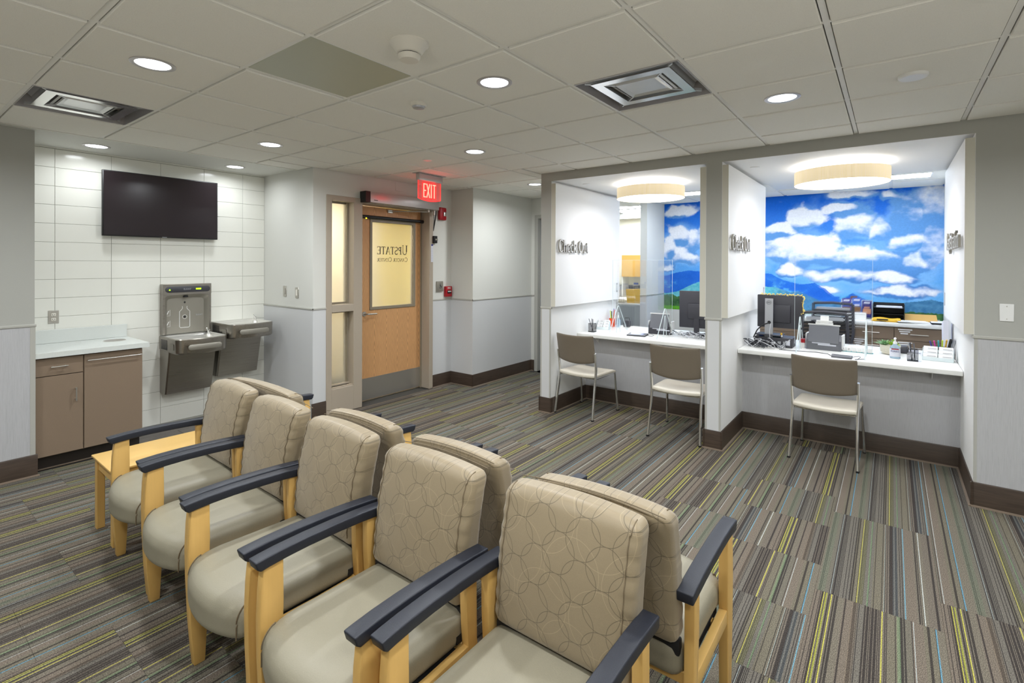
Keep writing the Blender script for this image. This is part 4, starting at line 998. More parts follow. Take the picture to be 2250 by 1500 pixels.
# ================================================================ SEATING
def bevel_all(mb, off, seg=2, ang=.5):
    bmesh.ops.recalc_face_normals(mb.bm, faces=mb.bm.faces[:])
    es = [e for e in mb.bm.edges if len(e.link_faces) == 2 and e.calc_face_angle() > ang]
    bmesh.ops.bevel(mb.bm, geom=es, offset=off, segments=seg, affect='EDGES', profile=.5, clamp_overlap=True); return mb
def armchair(label, loc, rz, W=.58, group='armchairs in the two back to back rows'):
    t = thing('armchair', label, 'chair', loc, rz, group)
    ya = W/2-.026
    for s in (1, -1):
        y = s*ya
        topp = [(.270, .672), (.24, .675), (.18, .679), (.08, .681), (-.04, .679), (-.14, .675), (-.22, .669), (-.272, .664)]
        bot = [(-.268, .630), (-.21, .634), (-.13, .640), (-.04, .644), (.08, .646), (.16, .644), (.22, .640), (.250, .636), (.262, .646)]
        bevel_all(MB().prism(topp+bot, 'y', y-.026, y+.026), .005, 3, .7).build('armrest', 'armblack', t, 40)
        # front leg
        pf = [(.170, .650), (.238, .640), (.246, .56), (.250, .46), (.248, .34), (.240, .16), (.228, 0), (.186, 0), (.178, .16), (.172, .36), (.168, .5)]
        bevel_all(MB().prism(pf, 'y', y-.017, y+.017), .005, 2, .7).build('leg', 'maple', t, 40)
        MB().cbox((.207, y, -.0), (.014, .011, .004)).build('glide', 'black', t, 0)
        pr_ = [(-.170, .640), (-.222, .630), (-.224, .5), (-.226, .38), (-.244, .22), (-.298, 0), (-.258, 0), (-.205, .2), (-.182, .36), (-.172, .5)]
        bevel_all(MB().prism(pr_, 'y', y-.016, y+.016), .004, 2, .7).build('leg', 'maple', t, 40)
        bevel_all(MB().prism([(.178, .372), (.178, .318), (.02, .322), (-.19, .318), (-.19, .372), (-.02, .368)], 'y', y-.014, y+.014), .003, 2, .7).build('side_rail', 'maple_x', t, 40)
    MB().box(.12, -ya+.014, .30, .145, ya-.014, .345, .003, 1).build('front_rail', 'maple', t, 30)
    MB().box(-.205, -ya+.014, .33, -.18, ya-.014, .372, .003, 1).build('rear_rail', 'maple', t, 30)
    MB().box(-.20, -ya+.016, .375, -.16, ya-.016, .40).box(-.225, -ya+.03, .425, -.195, ya-.03, .475, .006, 2).build('back_support', 'blackfab', t, 30)
    MB().box(-.17, -ya+.03, .330, .20, ya-.03, .350).build('seat_pan', 'blackfab', t, 0)
    hy = ya-.020
    def fs(p):
        x, y, z = p; v = 1-(y/hy)**2; f = max(0, min(1, (x+.02)/.26)); f = f*f*(3-2*f)
        x2 = x+f*(.050*v)-.012*(1-v)*f
        zt = z+.010*v*(1 if z > 0 else 0)
        if x > .12: zt -= .030*((x-.12)/.13)**2 * (1 if z > 0 else .9)
        if z < 0: zt -= .018*f*v
        return Vector((x2+.012, y*(1+.012*f), zt+.405+.018*(x+.2)))
    MB().cushion(.246, hy, .060, .046, 16, fs).build('seat', 'seat_vinyl', t, 60)
    for s in (1, -1):
        pts = [fs(Vector((.246-.046+.046*math.cos(a), s*(hy-.030), .014+.046*math.sin(a)-.0))) for a in [PI/2*k/8 for k in range(9)]]
        pts = [fs(Vector((x, s*(hy-.018), .0595))) for x in (-.2, -.1, 0, .1)][:0]+pts+[fs(Vector((.246, s*(hy-.030), z))) for z in (0, -.02, -.04)]
        MB().tube(pts, .0022, 6).build('seat_seam', 'seam', t)
    hb, zb = hy-.002, .212
    def fb(p):
        x, y, z = p; v = 1-(y/hb)**2; hzn = (z/zb)
        crown = .017*v*max(0, hzn)**1.5
        x2 = x+(.022*v*(1-hzn*hzn) if x > 0 else .0)
        e = max(0, (abs(y)-(hb-.058))/.058)
        x2 += (.0060*math.sin(z*125+y*9)+.003*math.sin(z*47))*e*(1-e*.4)*(1 if x > -.02 else .3)
        y2 = y*(1-.02*abs(min(0, hzn)))
        return Vector((x2-.218-.14*(z+zb)-.02*max(0, hzn)**2, y2, z+.688+crown))
    MB().cushion(.046, hb, zb, .030, 26, fb).build('backrest', 'seat_fabric', t, 60)
    for s in (1, -1):
        pts = [fb(Vector((.0462, s*(hb-.030), -zb+.03+2*(zb-.03)*k/40))) for k in range(41)]
        pts += [fb(Vector((.046-.034+.034*math.cos(a), s*(hb-.026), zb-.034+.034*math.sin(a)))) for a in [PI/2*k/6 for k in range(1, 7)]]
        MB().tube([p_+Vector((.0006, 0, .0006)) for p_ in pts], .0018, 6).build('seam', 'seam', t)
    for xx in (-.040,):
        pts = [fb(Vector((xx, -hb+.012+2*(hb-.012)*k/30, zb+.0003))) for k in range(31)]
        MB().tube(pts, .0016, 6).build('top_seam', 'seam', t)
    return t
ROT = math.radians
a0 = armchair('front row armchair nearest the camera, cut off by the bottom edge', (1.090, .797, 0), PI+ROT(.5))
dup(a0, (1.055, 1.392, 0), PI, 'front row armchair second from the camera, set apart by a gap from the nearest')
dup(a0, (1.062, 2.000, 0), PI-ROT(1.3), 'middle armchair of the five in the front row')
dup(a0, (1.090, 2.590, 0), PI-ROT(1.0), 'front row armchair second from the side table')
dup(a0, (1.112, 3.180, 0), PI-ROT(1.4), 'front row armchair farthest away, beside the maple side table')
dup(a0, (1.772, .752, 0), ROT(.2), 'back row armchair nearest the camera, its black armrest pointing to the counters')
dup(a0, (1.780, 1.400, 0), ROT(-.3), 'back row armchair second from the camera, behind the gap in the front row')
dup(a0, (1.785, 2.035, 0), ROT(.6), 'back row armchair third from the camera, beside the extra wide one')
armchair('extra wide armchair at the far end of the back row', (1.800, 3.035, 0), ROT(.5), .83)
# --- side table
tb = thing('side_table', 'low square maple side table at the far end of the front row', 'table', (1.195, 3.735, 0), ROT(-.8))
bevel_all(MB().loft([[(sx*(.300+i), sy*(.192+i), z) for sx, sy in ((-1, -1), (1, -1), (1, 1), (-1, 1))] for i, z in ((-.012, .425), (.006, .440), (.006, .452))]), .003, 2, .5).build('tabletop', 'maple_x', tb, 40)
for sx in (-1, 1):
    for sy in (-1, 1): MB().box(sx*.27-.021, sy*.165-.021, 0, sx*.27+.021, sy*.165+.021, .426, .003, 1).build('leg', 'maple', tb, 30)
MB().box(-.25, -.176, .365, .25, -.158, .426).build('apron', 'maple_x', tb, 0); MB().box(-.25, .158, .365, .25, .176, .426).build('apron', 'maple_x', tb, 0)
MB().box(-.281, -.145, .365, -.263, .145, .426).build('apron', 'maple', tb, 0); MB().box(.263, -.145, .365, .281, .145, .426).build('apron', 'maple', tb, 0)
# --- visitor chairs at the counters
def oval(pts, a, b, m, name, parent):
    """flattened tube: wide in y by b, a in the other direction"""
    mb = MB(); loops = []
    for i, p in enumerate(pts):
        p = Vector(p); d = (Vector(pts[min(i+1, len(pts)-1)])-Vector(pts[max(i-1, 0)])).normalized()
        side = Vector((0, 1, 0)); side = (side-d*side.dot(d)).normalized(); nrm = d.cross(side)
        loops.append([p+side*b*math.cos(2*PI*k/10)+nrm*a*math.sin(2*PI*k/10) for k in range(10)])
    return mb.loft(loops).build(name, m, parent)
def visitor_chair(label, loc, rz):
    t = thing('visitor_chair', label, 'chair', loc, rz, 'taupe visitor chairs at the counters')
    for s in (1, -1):
        oval([(-.270, s*.243, .012), (-.245, s*.238, .15), (-.215, s*.232, .32), (-.195, s*.232, .44), (-.195, s*.236, .52), (-.205, s*.238, .60), (-.222, s*.239, .70)], .018, .0125, 'chrome', 'leg', t)
        oval([(.262, s*.240, .012), (.240, s*.232, .22), (.222, s*.226, .42), (.21, s*.222, .440)], .015, .0115, 'chrome', 'leg', t)
        oval([(-.19, s*.224, .425), (0, s*.22, .428), (.215, s*.222, .432)], .013, .010, 'chrome', 'side_rail', t)
        MB().cbox((-.272, s*.2435, .006), (.015, .011, .006)).build('glide', 'black', t, 0)
        MB().cbox((.264, s*.2405, .006), (.015, .011, .006)).build('glide', 'black', t, 0)
    oval([(-.17, -.222, .42), (-.17, 0, .405), (-.17, .222, .42)], .010, .009, 'chrome', 'cross_rail', t)
    def fs(p):
        x, y, z = p; return Vector((x+.015+.02*(1-(y/.235)**2)*(1 if x > 0 else -.6), y, z+.452-.012*(1-(y/.235)**2)-(.018*max(0, (x-.12)/.12)**2)))
    MB().cushion(.225, .235, .020, .018, 12, fs).build('seat', 'v_seat', t, 50)
    def fb(p):
        x, y, z = p; yn = y/.235; h = z/.145
        z2 = z-.028*(1-yn*yn)*(1 if z < 0 else 0)*min(1, -h)-.010*(1-yn*yn)*max(0, h)
        y2 = y*(1-.035*max(0, -h))
        return Vector((x-.200-.055*(h*.5+.5)-.035*(1-yn*yn), y2, z2+.742))
    MB().cushion(.011, .235, .145, .010, 16, fb).build('backrest', 'v_shell', t, 50)
    return t
v0 = visitor_chair('taupe visitor chair with chrome legs at the left end of the left counter', (4.955, 2.700, 0), ROT(-4))
dup(v0, (4.880, 1.612, 0), ROT(1), 'taupe visitor chair with chrome legs tucked beside the middle pier')
dup(v0, (5.095, .432, 0), ROT(-3), 'taupe visitor chair with chrome legs at the right counter')
# ================================================================ CHECK OUT BAYS
def bay_panel(y, s, label, bot=1.172):
    """thick laminate panel hung on the bay side; s is the side it stands out to"""
    t = thing('privacy_panel', label, 'wall panel', (0, 0, 0), group=None)
    a, b = sorted((y, y+s*.052))
    MB().box(4.6435, a, bot, 6.262, b, 2.522, .001, 1).build('panel', 'paint_white', t, 0)
    MB().box(4.641, a+.0005, bot+.0005, 4.6445, b-.0005, 2.5215).build('edge_band', 'counter_edge', t, 0)
    f = y+s*.0525
    hd_ = MB().box(6.16, min(f, f+s*.002), 1.27, 6.205, max(f, f+s*.002), 1.39).build('pull_plate', 'satin', t, 0)
    MB().box(6.170, min(f, f+s*.003), 1.29, 6.195, max(f, f+s*.003), 1.37).build('pull_recess', 'white_plastic', hd_, 0)
    return t
bay_panel(2.978, -1, 'white privacy panel lettered Check Out on the left pier')
bay_panel(1.332, 1, 'narrow edge of the white panel on the left of the middle pier')
bay_panel(1.193, -1, 'white privacy panel lettered Check Out on the middle pier')
bay_panel(-.453, 1, 'white privacy panel lettered Registration on the right wall')
def sign(text, label, y, s, flip, x0, x1, z, h):
    tmp = MB(); wd = write(tmp, text, lambda a, b, d: (a, b, d), h, 0, .01); tmp.bm.free()
    sx = (x1-x0)/wd
    def T(a, b, d): return ((x0+a) if not flip else (x1-a), y+s*(.012+d), z+b)
    m_ = MB(); write(m_, text, T, h, 0, .015, None, sx, 1.35); t = m_.build('sign_letters', 'steel_dark', None, 0); tag(t, label, 'sign')
    m_ = MB(); write(m_, text, lambda a, b, d: ((x0+a) if not flip else (x1-a), y+s*(.0272+d), z+b), h, 0, .0008, None, sx, .62); m_.build('letter_faces', 'paint_white', t, 0)
    return t
sign('Check Out', 'raised silver edged letters reading Check Out in the left bay', 2.926, -1, False, 4.672, 5.345, 1.775, .135)
sign('Check Out', 'raised silver edged letters reading Check Out in the right bay', 1.141, -1, False, 4.676, 5.385, 1.775, .135)
sign('Registration', 'raised silver edged letters reading Registration on the right panel', -.401, 1, True, 4.70, 5.66, 1.775, .135)
ZT = .822
def counter(y0, y1, label):
    t = thing('check_out_counter', label, 'countertop', (0, 0, 0))
    MB().box(5.212, y0+.003, .782, 6.258, y1-.003, ZT, .006, 3).build('slab', 'solid_white', t, 30)
    for y in (y0+.18, y1-.18):
        MB().prism([(5.30, .782), (5.43, .782), (5.43, .70), (5.41, .70)], 'y', y-.002, y+.002).build('bracket', 'white_plastic', t, 0)
        MB().box(5.30, y-.015, .779, 5.43, y+.015, .782).build('bracket_flange', 'white_plastic', t, 0)
    return t
counter(1.332, 2.978, 'white counter in the left check out bay')
counter(-.453, 1.193, 'white counter in the right check out bay')
# --- office cabinets under the mural
oc = thing('office_cabinet_run', 'brown drawer cabinets under the landscape print', 'cabinet', (0, 0, 0))
MB().box(7.645, -.51, .1, 8.20, 2.2, .90).build('body', 'cabinet', oc, 0)
MB().box(7.70, -.51, 0, 8.18, 2.2, .1).build('toe_kick', 'kick', oc, 0)
def draw_front(y0, y1, z0, z1, sticker):
    p = MB().box(7.622, y0, z0, 7.644, y1, z1, .0015, 1).build('drawer', 'cabinet', oc, 0)
    yc = (y0+y1)/2; zc = (z0+z1)/2
    MB().tube([(7.622, yc-.07, zc), (7.595, yc-.07, zc)], .005, 6).tube([(7.622, yc+.07, zc), (7.595, yc+.07, zc)], .005, 6).tube([(7.595, yc-.085, zc), (7.595, yc+.085, zc)], .006, 8).build('handle', 'satin', p)
    if sticker:
        s_ = MB()
        for k in range(sticker): s_.box(7.6205, y1-.17+.02*k, z1-.028-.024*k, 7.6215, y1-.035-.012*k, z1-.014-.024*k)
        s_.build('label_strips', 'paper', p, 0)
y = -.505; k = 0
for wd in (.475, .455, .455, .455, .45):
    y2 = min(y+wd, 2.2); 
    for (a, b, n) in ((.742, .892, (3, 1, 0, 0, 0)[k]), (.58, .737, (3, 4, 0, 0, 0)[k]), (.11, .575, 0)): draw_front(y+.003, y2-.003, a, b, n)
    y = y2; k += 1
ok = thing('office_worktop', 'pale worktop under the landscape print', 'countertop', (0, 0, 0))
MB().box(7.60, -.515, .90, 8.203, 2.22, .948, .004, 2).build('slab', 'solid_white', ok, 30)
ZW = .9485
# --- far office furniture
fc = thing('overhead_cabinet', 'honey coloured overhead cabinet in the far office', 'cabinet', (10.795, 4.60, 0))
MB().box(-.36, -.35, 1.36, 0, .22, 1.84).build('body', 'honey', fc, 0); MB().box(-.38, -.35, 1.36, -.36, .215, 1.84, .002, 1).build('door', 'honey', fc, 0)
MB().box(-.36, .19, .76, -.02, .22, 1.36).build('end_panel', 'offwhite', fc, 0)
pa = thing('cubicle_partition', 'grey low partition behind the left bay', 'partition', (8.55, 3.75, 0))
MB().box(-.03, -.6, 0, .03, .6, .905).build('panel', 'partition', pa, 0); MB().box(-.035, -.6, .905, .035, .6, .93).build('top_cap', 'white_plastic', pa, 0)
fb_ = thing('waste_bin', 'dark bin on the far office desk behind the yellow chair', 'bin', (9.55, 4.06, .932))
MB().loft([[(sx*(.12+i), sy*(.12+i), z) for sx, sy in ((-1, -1), (1, -1), (1, 1), (-1, 1))] for i, z in ((0, 0), (.02, .29))]).build('body', 'dark_plastic', fb_, 0)
dk_ = thing('far_desk', 'far office desk behind the low partition', 'desk', (9.62, 4.2, 0)); MB().box(-.40, -.6, .90, .4, .6, .932).build('top', 'offwhite', dk_, 0); MB().box(-.38, -.58, 0, -.34, .58, .90).box(.34, -.58, 0, .38, .58, .90).build('end_panel', 'offwhite', dk_, 0)
yb_ = thing('yellow_chair', 'yellow plastic chair seen behind the low partition', 'chair', (8.98, 3.72, 0))
MB().cushion(.22, .23, .02, .015, 6, lambda p: p+Vector((0, 0, .45))).build('seat', 'yellow', yb_)
MB().cushion(.015, .23, .20, .012, 8, lambda p: Vector((p.x-.20-.05*p.z/.2, p.y, p.z+.98))).build('backrest', 'yellow', yb_)
for sx in (-1, 1):
    for sy in (-1, 1): MB().tube([(sx*.2, sy*.2, 0), (sx*.17, sy*.18, .44)], .012, 8).build('leg', 'yellow', yb_)
MB().tube([(-.19, .18, .45), (-.21, .2, .8)], .012, 8).tube([(-.19, -.18, .45), (-.21, -.2, .8)], .012, 8).build('back_post', 'yellow', yb_)
wb = thing('wire_basket', 'black wire basket on the low partition', 'basket', (8.55, 4.02, .9305))
g_ = MB()
for z in (0.004, .06, .12): g_.tube([(-.03-.1*z, -.13-.1*z, z), (.03+.1*z, -.13-.1*z, z), (.03+.1*z, .13+.1*z, z), (-.03-.1*z, .13+.1*z, z), (-.03-.1*z, -.13-.1*z, z)], .0025, 5)
for k in range(8): g_.tube([(-.03, -.12+.034*k, .004), (-.042, -.12+.036*k, .12)], .0018, 4)
g_.build('wires', 'black', wb, 0)
tag(MB().box(10.72, 4.56, .98, 10.74, 4.66, 1.22).build('blue_folder', 'blue', None, 0), 'small blue folder under the honey cabinet', 'folder')
# ---------------------------------------------------------------- things on the counters
def guard(x, y0, y1, z0, z1, feet, label):
    t = thing('sneeze_guard', label, 'acrylic screen', (x, 0, 0), group='clear acrylic screens')
    MB().box(-.0025, y0, z0, .0025, y1, z1).build('sheet', 'glass', t, 0)
    e = .0022
    MB().box(-.003, y0-e, z0, .003, y0, z1).box(-.003, y1, z0, .003, y1+e, z1).box(-.003, y0, z1, .003, y1, z1+e).build('polished_edge', 'glass_edge', t, 0)
    for y, a, b in feet:
        f = MB().tube([(-.25, y, ZT+.004), (-.028, y, ZT+.30), (-.012, y, ZT+.318), (.012, y, ZT+.318), (.028, y, ZT+.30), (.25, y, ZT+.004)], .0045, 6)
        f.tube([(-.05, y, ZT+.004), (-.012, y, ZT+.24), (.012, y, ZT+.24), (.05, y, ZT+.004)], .0035, 6).build('foot', 'glass_edge', t)
guard(5.53, .135, .745, ZT+.06, 1.706, ((.70, 0, 0), (.178, 0, 0)), 'clear acrylic screen on the right counter with triangular feet')
guard(5.55, 1.955, 2.68, ZT+.06, 1.69, ((2.605, 0, 0), (2.035, 0, 0)), 'clear acrylic screen on the left counter with triangular feet')
def pen_cup(x, y, label, n, ms, w_=.036, h=.10, tall=.16):
    t = thing('pen_cup', label, 'pen cup', (x, y, ZT+.0005))
    m_ = MB()
    m_.box(-w_, -w_, 0, w_, w_, .003)
    for z in [h*k/11 for k in range(12)]:
        r = .0015 if 0 < z < h*.99 else .003
        m_.tube([(-w_, -w_, z), (w_, -w_, z), (w_, w_, z), (-w_, w_, z), (-w_, -w_, z)], r*.7, 4)
    for k in range(9):
        a = -w_+2*w_*k/8
        for q in ((a, -w_), (a, w_), (-w_, a), (w_, a)): m_.tube([(q[0], q[1], 0), (q[0], q[1], h)], .0009, 4)
    m_.build('mesh_cup', 'black', t, 0)
    rnd = random.Random(int(x*100+y*1000))
    for k in range(n):
        a, b = rnd.uniform(-.6, .6)*w_, rnd.uniform(-.6, .6)*w_; c, d = rnd.uniform(-.9, .9)*w_, rnd.uniform(-.9, .9)*w_
        tag(MB().tube([(x+a, y+b, ZT+.006), (x+c*1.3, y+d*1.3, ZT+tall*rnd.uniform(.85, 1))], .0042, 8).build('pen', ms[k % len(ms)]), ['first', 'second', 'third', 'fourth'][k]+' pen in the '+label.replace('black ', '', 1), 'pen', 'pens in the ' + label)
    return t
pen_cup(5.52, -.150, 'black mesh pen cup beside the hand sanitizer', 4, ['mid_plastic', 'silver_plastic', 'dark_plastic'])
pen_cup(5.42, 2.885, 'black mesh pen cup at the left end of the left counter', 3, ['mid_plastic', 'black'])
def card_rack(x, y, rz, label, w_=.19, cols=2):
    t = thing('card_rack', label, 'card holder', (x, y, ZT+.0005), rz)   # front faces -x
    m_ = MB()
    for k in range(3): m_.prism([(-.045+.034*k, 0), (-.041+.034*k, 0), (-.029+.034*k, .03+.028*k), (-.033+.034*k, .03+.028*k)], 'y', -w_/2, w_/2)
    m_.box(-.045, -w_/2, 0, .075, w_/2, .003)
    for s in (-1, 1): m_.prism([(-.045, 0), (.075, 0), (.07, .10), (.04, .10), (-.036, .028)], 'y', s*w_/2-.0015, s*w_/2+.0015)
    m_.build('clear_tray', 'glass_edge', t, 0)
    cw = w_/cols
    for k in range(3):
        for c in range(cols):
            yc = -w_/2+cw*(c+.5); z0 = .004+.028*k
            cd_ = MB().cbox((-.024+.034*k, yc, z0+.027), (.008, cw/2-.004, .026), rot=Matrix.Rotation(.32, 4, 'Y')).build('card_stack', 'paper', t, 0)
            MB().cbox((-.0325+.034*k, yc-.01, z0+.036), (.0006, cw/2-.022, .0022), rot=Matrix.Rotation(.32, 4, 'Y')).build('print_line', 'silver_plastic', cd_, 0)
            MB().cbox((-.0320+.034*k, yc+cw/2-.016, z0+.012), (.0006, .005, .004), rot=Matrix.Rotation(.32, 4, 'Y')).build('print_mark', 'navy_label' if (k+c) % 2 else 'red', cd_, 0)
    return t
card_rack(5.66, -.325, ROT(-6), 'clear tiered holder of white cards at the right end of the right counter', .205)
card_rack(5.72, 2.89, ROT(12), 'clear tiered holder of white cards beside the left bay wall', .15)
# sanitizer bottle
sa = thing('sanitizer_bottle', 'clear pump bottle of hand sanitizer in front of the succulents', 'bottle', (5.555, -.030, ZT+.0005))
def ob(rx, ry, z, n=24): return [(rx*math.cos(2*PI*k/n), ry*math.sin(2*PI*k/n), z) for k in range(n)]
MB().loft([ob(.018, .034, 0), ob(.020, .038, .006), ob(.020, .038, .085), ob(.018, .034, .105), ob(.012, .016, .122), ob(.012, .013, .132)]).build('bottle_body', 'gel', sa)
MB().loft([ob(.0208, .0385, .018), ob(.0208, .0385, .088)], False, False).build('label', 'paper2', sa)
MB().box(-.0218, -.026, .080, -.0205, .026, .088).build('red_band', 'red', sa, 0)
MB().lathe([(.015, .128), (.015, .146), (.006, .150), (.006, .168), (.010, .172), (.010, .180), (.004, .184)], n=16).tube([(0, 0, .176), (-.03, .004, .176), (-.036, .005, .170)], .0045, 8).build('pump', 'white_plastic', sa)
label_text('brand_lettering', 'PURELL', .019, (-.0222, 0, .064), (PI/2, 0, -PI/2), 'navy_label', sa)
# succulents
po = thing('succulent_pot', 'beige ribbed pot of green succulents behind the sanitizer', 'potted plant', (5.80, .005, ZT+.0005))
MB().lathe([(.048, 0), (.062, .006), (.070, .03), (.076, .06), (.078, .084), (.073, .084), (.068, .07)]+[(.01, .07)], n=36).build('pot', 'pot', po)
for k in range(5): MB().loft([[(r*math.cos(a*PI/18), r*math.sin(a*PI/18), z) for a in range(36)] for r, z in ((.0705+.0018*k, .018+.014*k), (.0735+.0014*k, .022+.014*k), (.0715+.0018*k, .026+.014*k))], False, False).build('rib', 'pot', po)
def leafy(cx, cy, z, R, n, m, H, up_):
    for k in range(n):
        a = k*2.4; q = (k/n)**.6; l = R*(1.0-.45*(1-q)); el = up_*(1-q)+.35*q
        dx, dy, dz = math.cos(a)*math.cos(el), math.sin(a)*math.cos(el), math.sin(el)
        b_ = Vector((cx, cy, z)); d = Vector((dx, dy, dz)); s_ = Vector((-math.sin(a), math.cos(a), 0)); nn = d.cross(s_)
        rows = []
        for tt, w__ in ((0, .35), (.35, 1), (.7, .75), (1, .05)):
            c = b_+d*l*tt+Vector((0, 0, -.15*l*tt*tt)); rows.append([c+s_*.0085*w__*H, c+nn*.004*w__, c-s_*.0085*w__*H, c-nn*.003*w__])
        MB().loft(rows).build('leaf', m, po)
leafy(.0, .038, .078, .105, 20, 'succulent', 1.0, 1.4)
leafy(-.005, -.012, .082, .075, 14, 'succulent2', 1.4, 1.45)
leafy(.0, -.048, .078, .045, 10, 'succulent2', 1.2, 1.2)
leafy(.0, -.022, .125, .026, 6, 'succulent2', 1.2, .8)
MB().tube([(0, -.022, .075), (0, -.022, .128)], .003, 6).build('stem', 'succulent2', po)
# card reader
rd = thing('card_reader', 'grey card reader with cable at the front edge of the right counter', 'card reader', (5.285, .345, ZT+.0005), ROT(-3))
MB().prism([(-.03, 0), (.045, 0), (.045, .022), (-.012, .026), (-.03, .016)], 'y', -.075, .075).build('body', 'mid_plastic', rd, 0)
MB().box(-.015, -.06, .0242, -.008, .06, .0262).build('slot', 'black', rd, 0)
MB().tube([(.03, -.075, .012), (.03, -.095, .018), (.0, -.13, .03), (-.03, -.14, .028), (-.05, -.12, .008), (-.03, -.10, .003), (.02, -.13, .003), (.05, -.16, .004)], .0022, 6).build('cable', 'black', rd)
# number strip
nsx = thing('number_strip', 'white tear off number strip lying behind the right screen', 'desk sign', (5.72, .255, ZT+.0005), ROT(-4))
MB().box(-.02, -.125, 0, .02, .125, .004).build('base', 'teal', nsx, 0)
for k in range(6):
    c_ = MB().box(-.0225, -.122+.041*k, .004, -.006, -.085+.041*k, .045, .004, 2).build('tab', 'white_plastic', nsx)
    if k in (3, 4, 5): label_text('numeral', ('1', '3', '')[5-k] if k > 3 else '3', .022, (-.0230, -.1035+.041*k, .026), (PI/2, 0, -PI/2), 'black', c_) if (k > 3 or True) and (('1', '3', '')[5-k]) else None
# document scanners
def scanner(x, y, rz, label, w_=.30, tray=True):
    t = thing('document_scanner', label, 'scanner', (x, y, ZT+.0005), rz)   # rear faces -x towards the waiting room
    h = w_/2
    MB().prism([(-.075, 0), (.10, 0), (.10, .05), (.02, .145), (-.03, .15), (-.075, .095)], 'y', -h, h).build('body', 'mid_plastic' if tray else 'dark_plastic', t, 0)
    MB().prism([(-.09, .075), (-.078, .07), (-.03, .235), (-.042, .238)], 'y', -h+.02, h-.02).build('rear_tray', 'mid_plastic', t, 0)
    MB().box(-.04, h-.004, .02, .09, h+.012, .15, .004, 1).box(-.04, -h-.012, .02, .09, -h+.004, .15, .004, 1).build('side_cover', 'white_plastic', t, 0)
    MB().prism([(-.043, .236), (-.029, .233), (-.028, .243), (-.042, .246)], 'y', -h+.012, h-.012).build('tray_lip', 'white_plastic', t, 0)
    if tray:
        MB().prism([(-.046, .244), (-.040, .242), (-.018, .325), (-.024, .327)], 'y', -.038, .032).box(-.048, -.075, .243, -.030, .070, .262).box(-.045, -.070, .265, -.028, .065, .283).build('paper_support', 'white_plastic', t, 0)
    MB().box(-.0765, h-.20, .060, -.0755, h-.05, .075).box(-.0765, h-.25, .045, -.0755, h-.10, .058).build('rear_label', 'paper2', t, 0)
scanner(5.73, .515, ROT(-3), 'grey document scanner with raised white paper support on the right counter', .29)
scanner(5.78, 2.17, ROT(4), 'grey document scanner on the left counter between the clear feet', .25, False)
# monitors
def monitor(x, y, rz, label, w_, h, zc, stand_y, lights):
    t = thing('monitor', label, 'monitor', (x, y, ZT), rz)
    b = zc-ZT
    MB().box(-.022, -w_/2, b-h/2, .008, w_/2, b+h/2, .006, 2).build('housing', 'dark_plastic', t)
    MB().box(.0075, -w_/2+.008, b-h/2+.012, .0095, w_/2-.008, b+h/2-.008).build('screen', 'blackgloss', t, 0)
    MB().box(-.036, -w_/4, b-.11, -.02, w_/4, b+.07, .01, 2).build('rear_bulge', 'dark_plastic', t)
    if lights:
        MB().prism([(-.075, .0), (-.055, .0), (-.05, b+.13), (-.064, b+.13)], 'y', stand_y-.037, stand_y+.037).box(-.055, stand_y-.03, b-.03, -.03, stand_y+.03, b+.05).build('stand_column', 'silver_plastic', t, 0)
        MB().box(-.115, stand_y-.12, .110, .07, stand_y+.12, .122, .004, 1).build('stand_base', 'dark_plastic', t)
        MB().tube([(-.066-.0006, stand_y+.02*math.cos(a*PI/12), b+.09+.02*math.sin(a*PI/12)) for a in range(25)], .0012, 5).build('maker_ring', 'mid_plastic', t)
        label_text('maker_lettering', 'DELL', .013, (-.0672, stand_y, b+.09), (PI/2, 0, -PI/2), 'dark_plastic', t)
        MB().tube([(-.0665, stand_y-.004, b-.11), (-.071, stand_y-.004, b-.11)], .016, 16).build('cable_hole', 'black', t)
        g = MB(); n = 150; rnd = random.Random(3)
        for k in range(n):
            u_ = k/n
            if u_ < .62: yy, zz = w_/2-.03-(w_-.03)*u_/.62, b+h/2+.004+.006*math.sin(k*.7)
            elif u_ < .7: yy, zz = -w_/2-.002-.02*(u_-.62)/.08, b+h/2-.03*(u_-.62)/.08
            else: yy, zz = -w_/2-.012+.014*math.sin((u_-.7)*14)+max(0, u_-.93)*.6, b+h/2-.03-.16*(u_-.7)/.3
            g.sphere((-.012+rnd.uniform(-.012, .012), yy+rnd.uniform(-.006, .006), zz+rnd.uniform(-.005, .007)), rnd.uniform(.004, .0062), 3)
        g = g.build('light_garland', 'garland', t); g['kind'] = 'stuff'; g['label'] = 'pale yellow bead garland taped along the monitor edge'
    else:
        MB().box(-.035, -.03, .0, -.02, .03, b, .003, 1).box(-.11, -.12, 0, .08, .12, .012, .004, 1).build('stand', 'dark_plastic', t)
    return t
monitor(5.66, .895, ROT(-4), 'black monitor with silver stand and bead garland on the right counter', .41, .33, 1.172, .085, True)
monitor(5.95, 1.80, ROT(3), 'black monitor at the right end of the left counter', .40, .43, 1.118, 0, False)
cp = thing('docking_unit', 'flat black computer under the garlanded monitor', 'computer', (5.68, .94, ZT))
MB().box(-.11, -.17, 0, .12, .17, .095, .004, 2).build('case', 'dark_plastic', cp)
for k in range(4): MB().box(-.112, -.12+.05*k, .03, -.109, -.09+.05*k, .06).build('port', 'silver_plastic', cp, 0)
MB().box(-.112, -.15, .02, -.109, -.11, .07).build('sticker', 'paper2', cp, 0)
tag(MB().box(5.60, 1.04, ZT+.096, 5.66, 1.075, ZT+.112, .003, 1).build('network_adapter', 'blue'), 'small blue adapter on the black computer', 'adapter')
du = thing('rubber_duck', 'tiny yellow and white figure on the black computer', 'toy', (5.585, .868, ZT+.1))
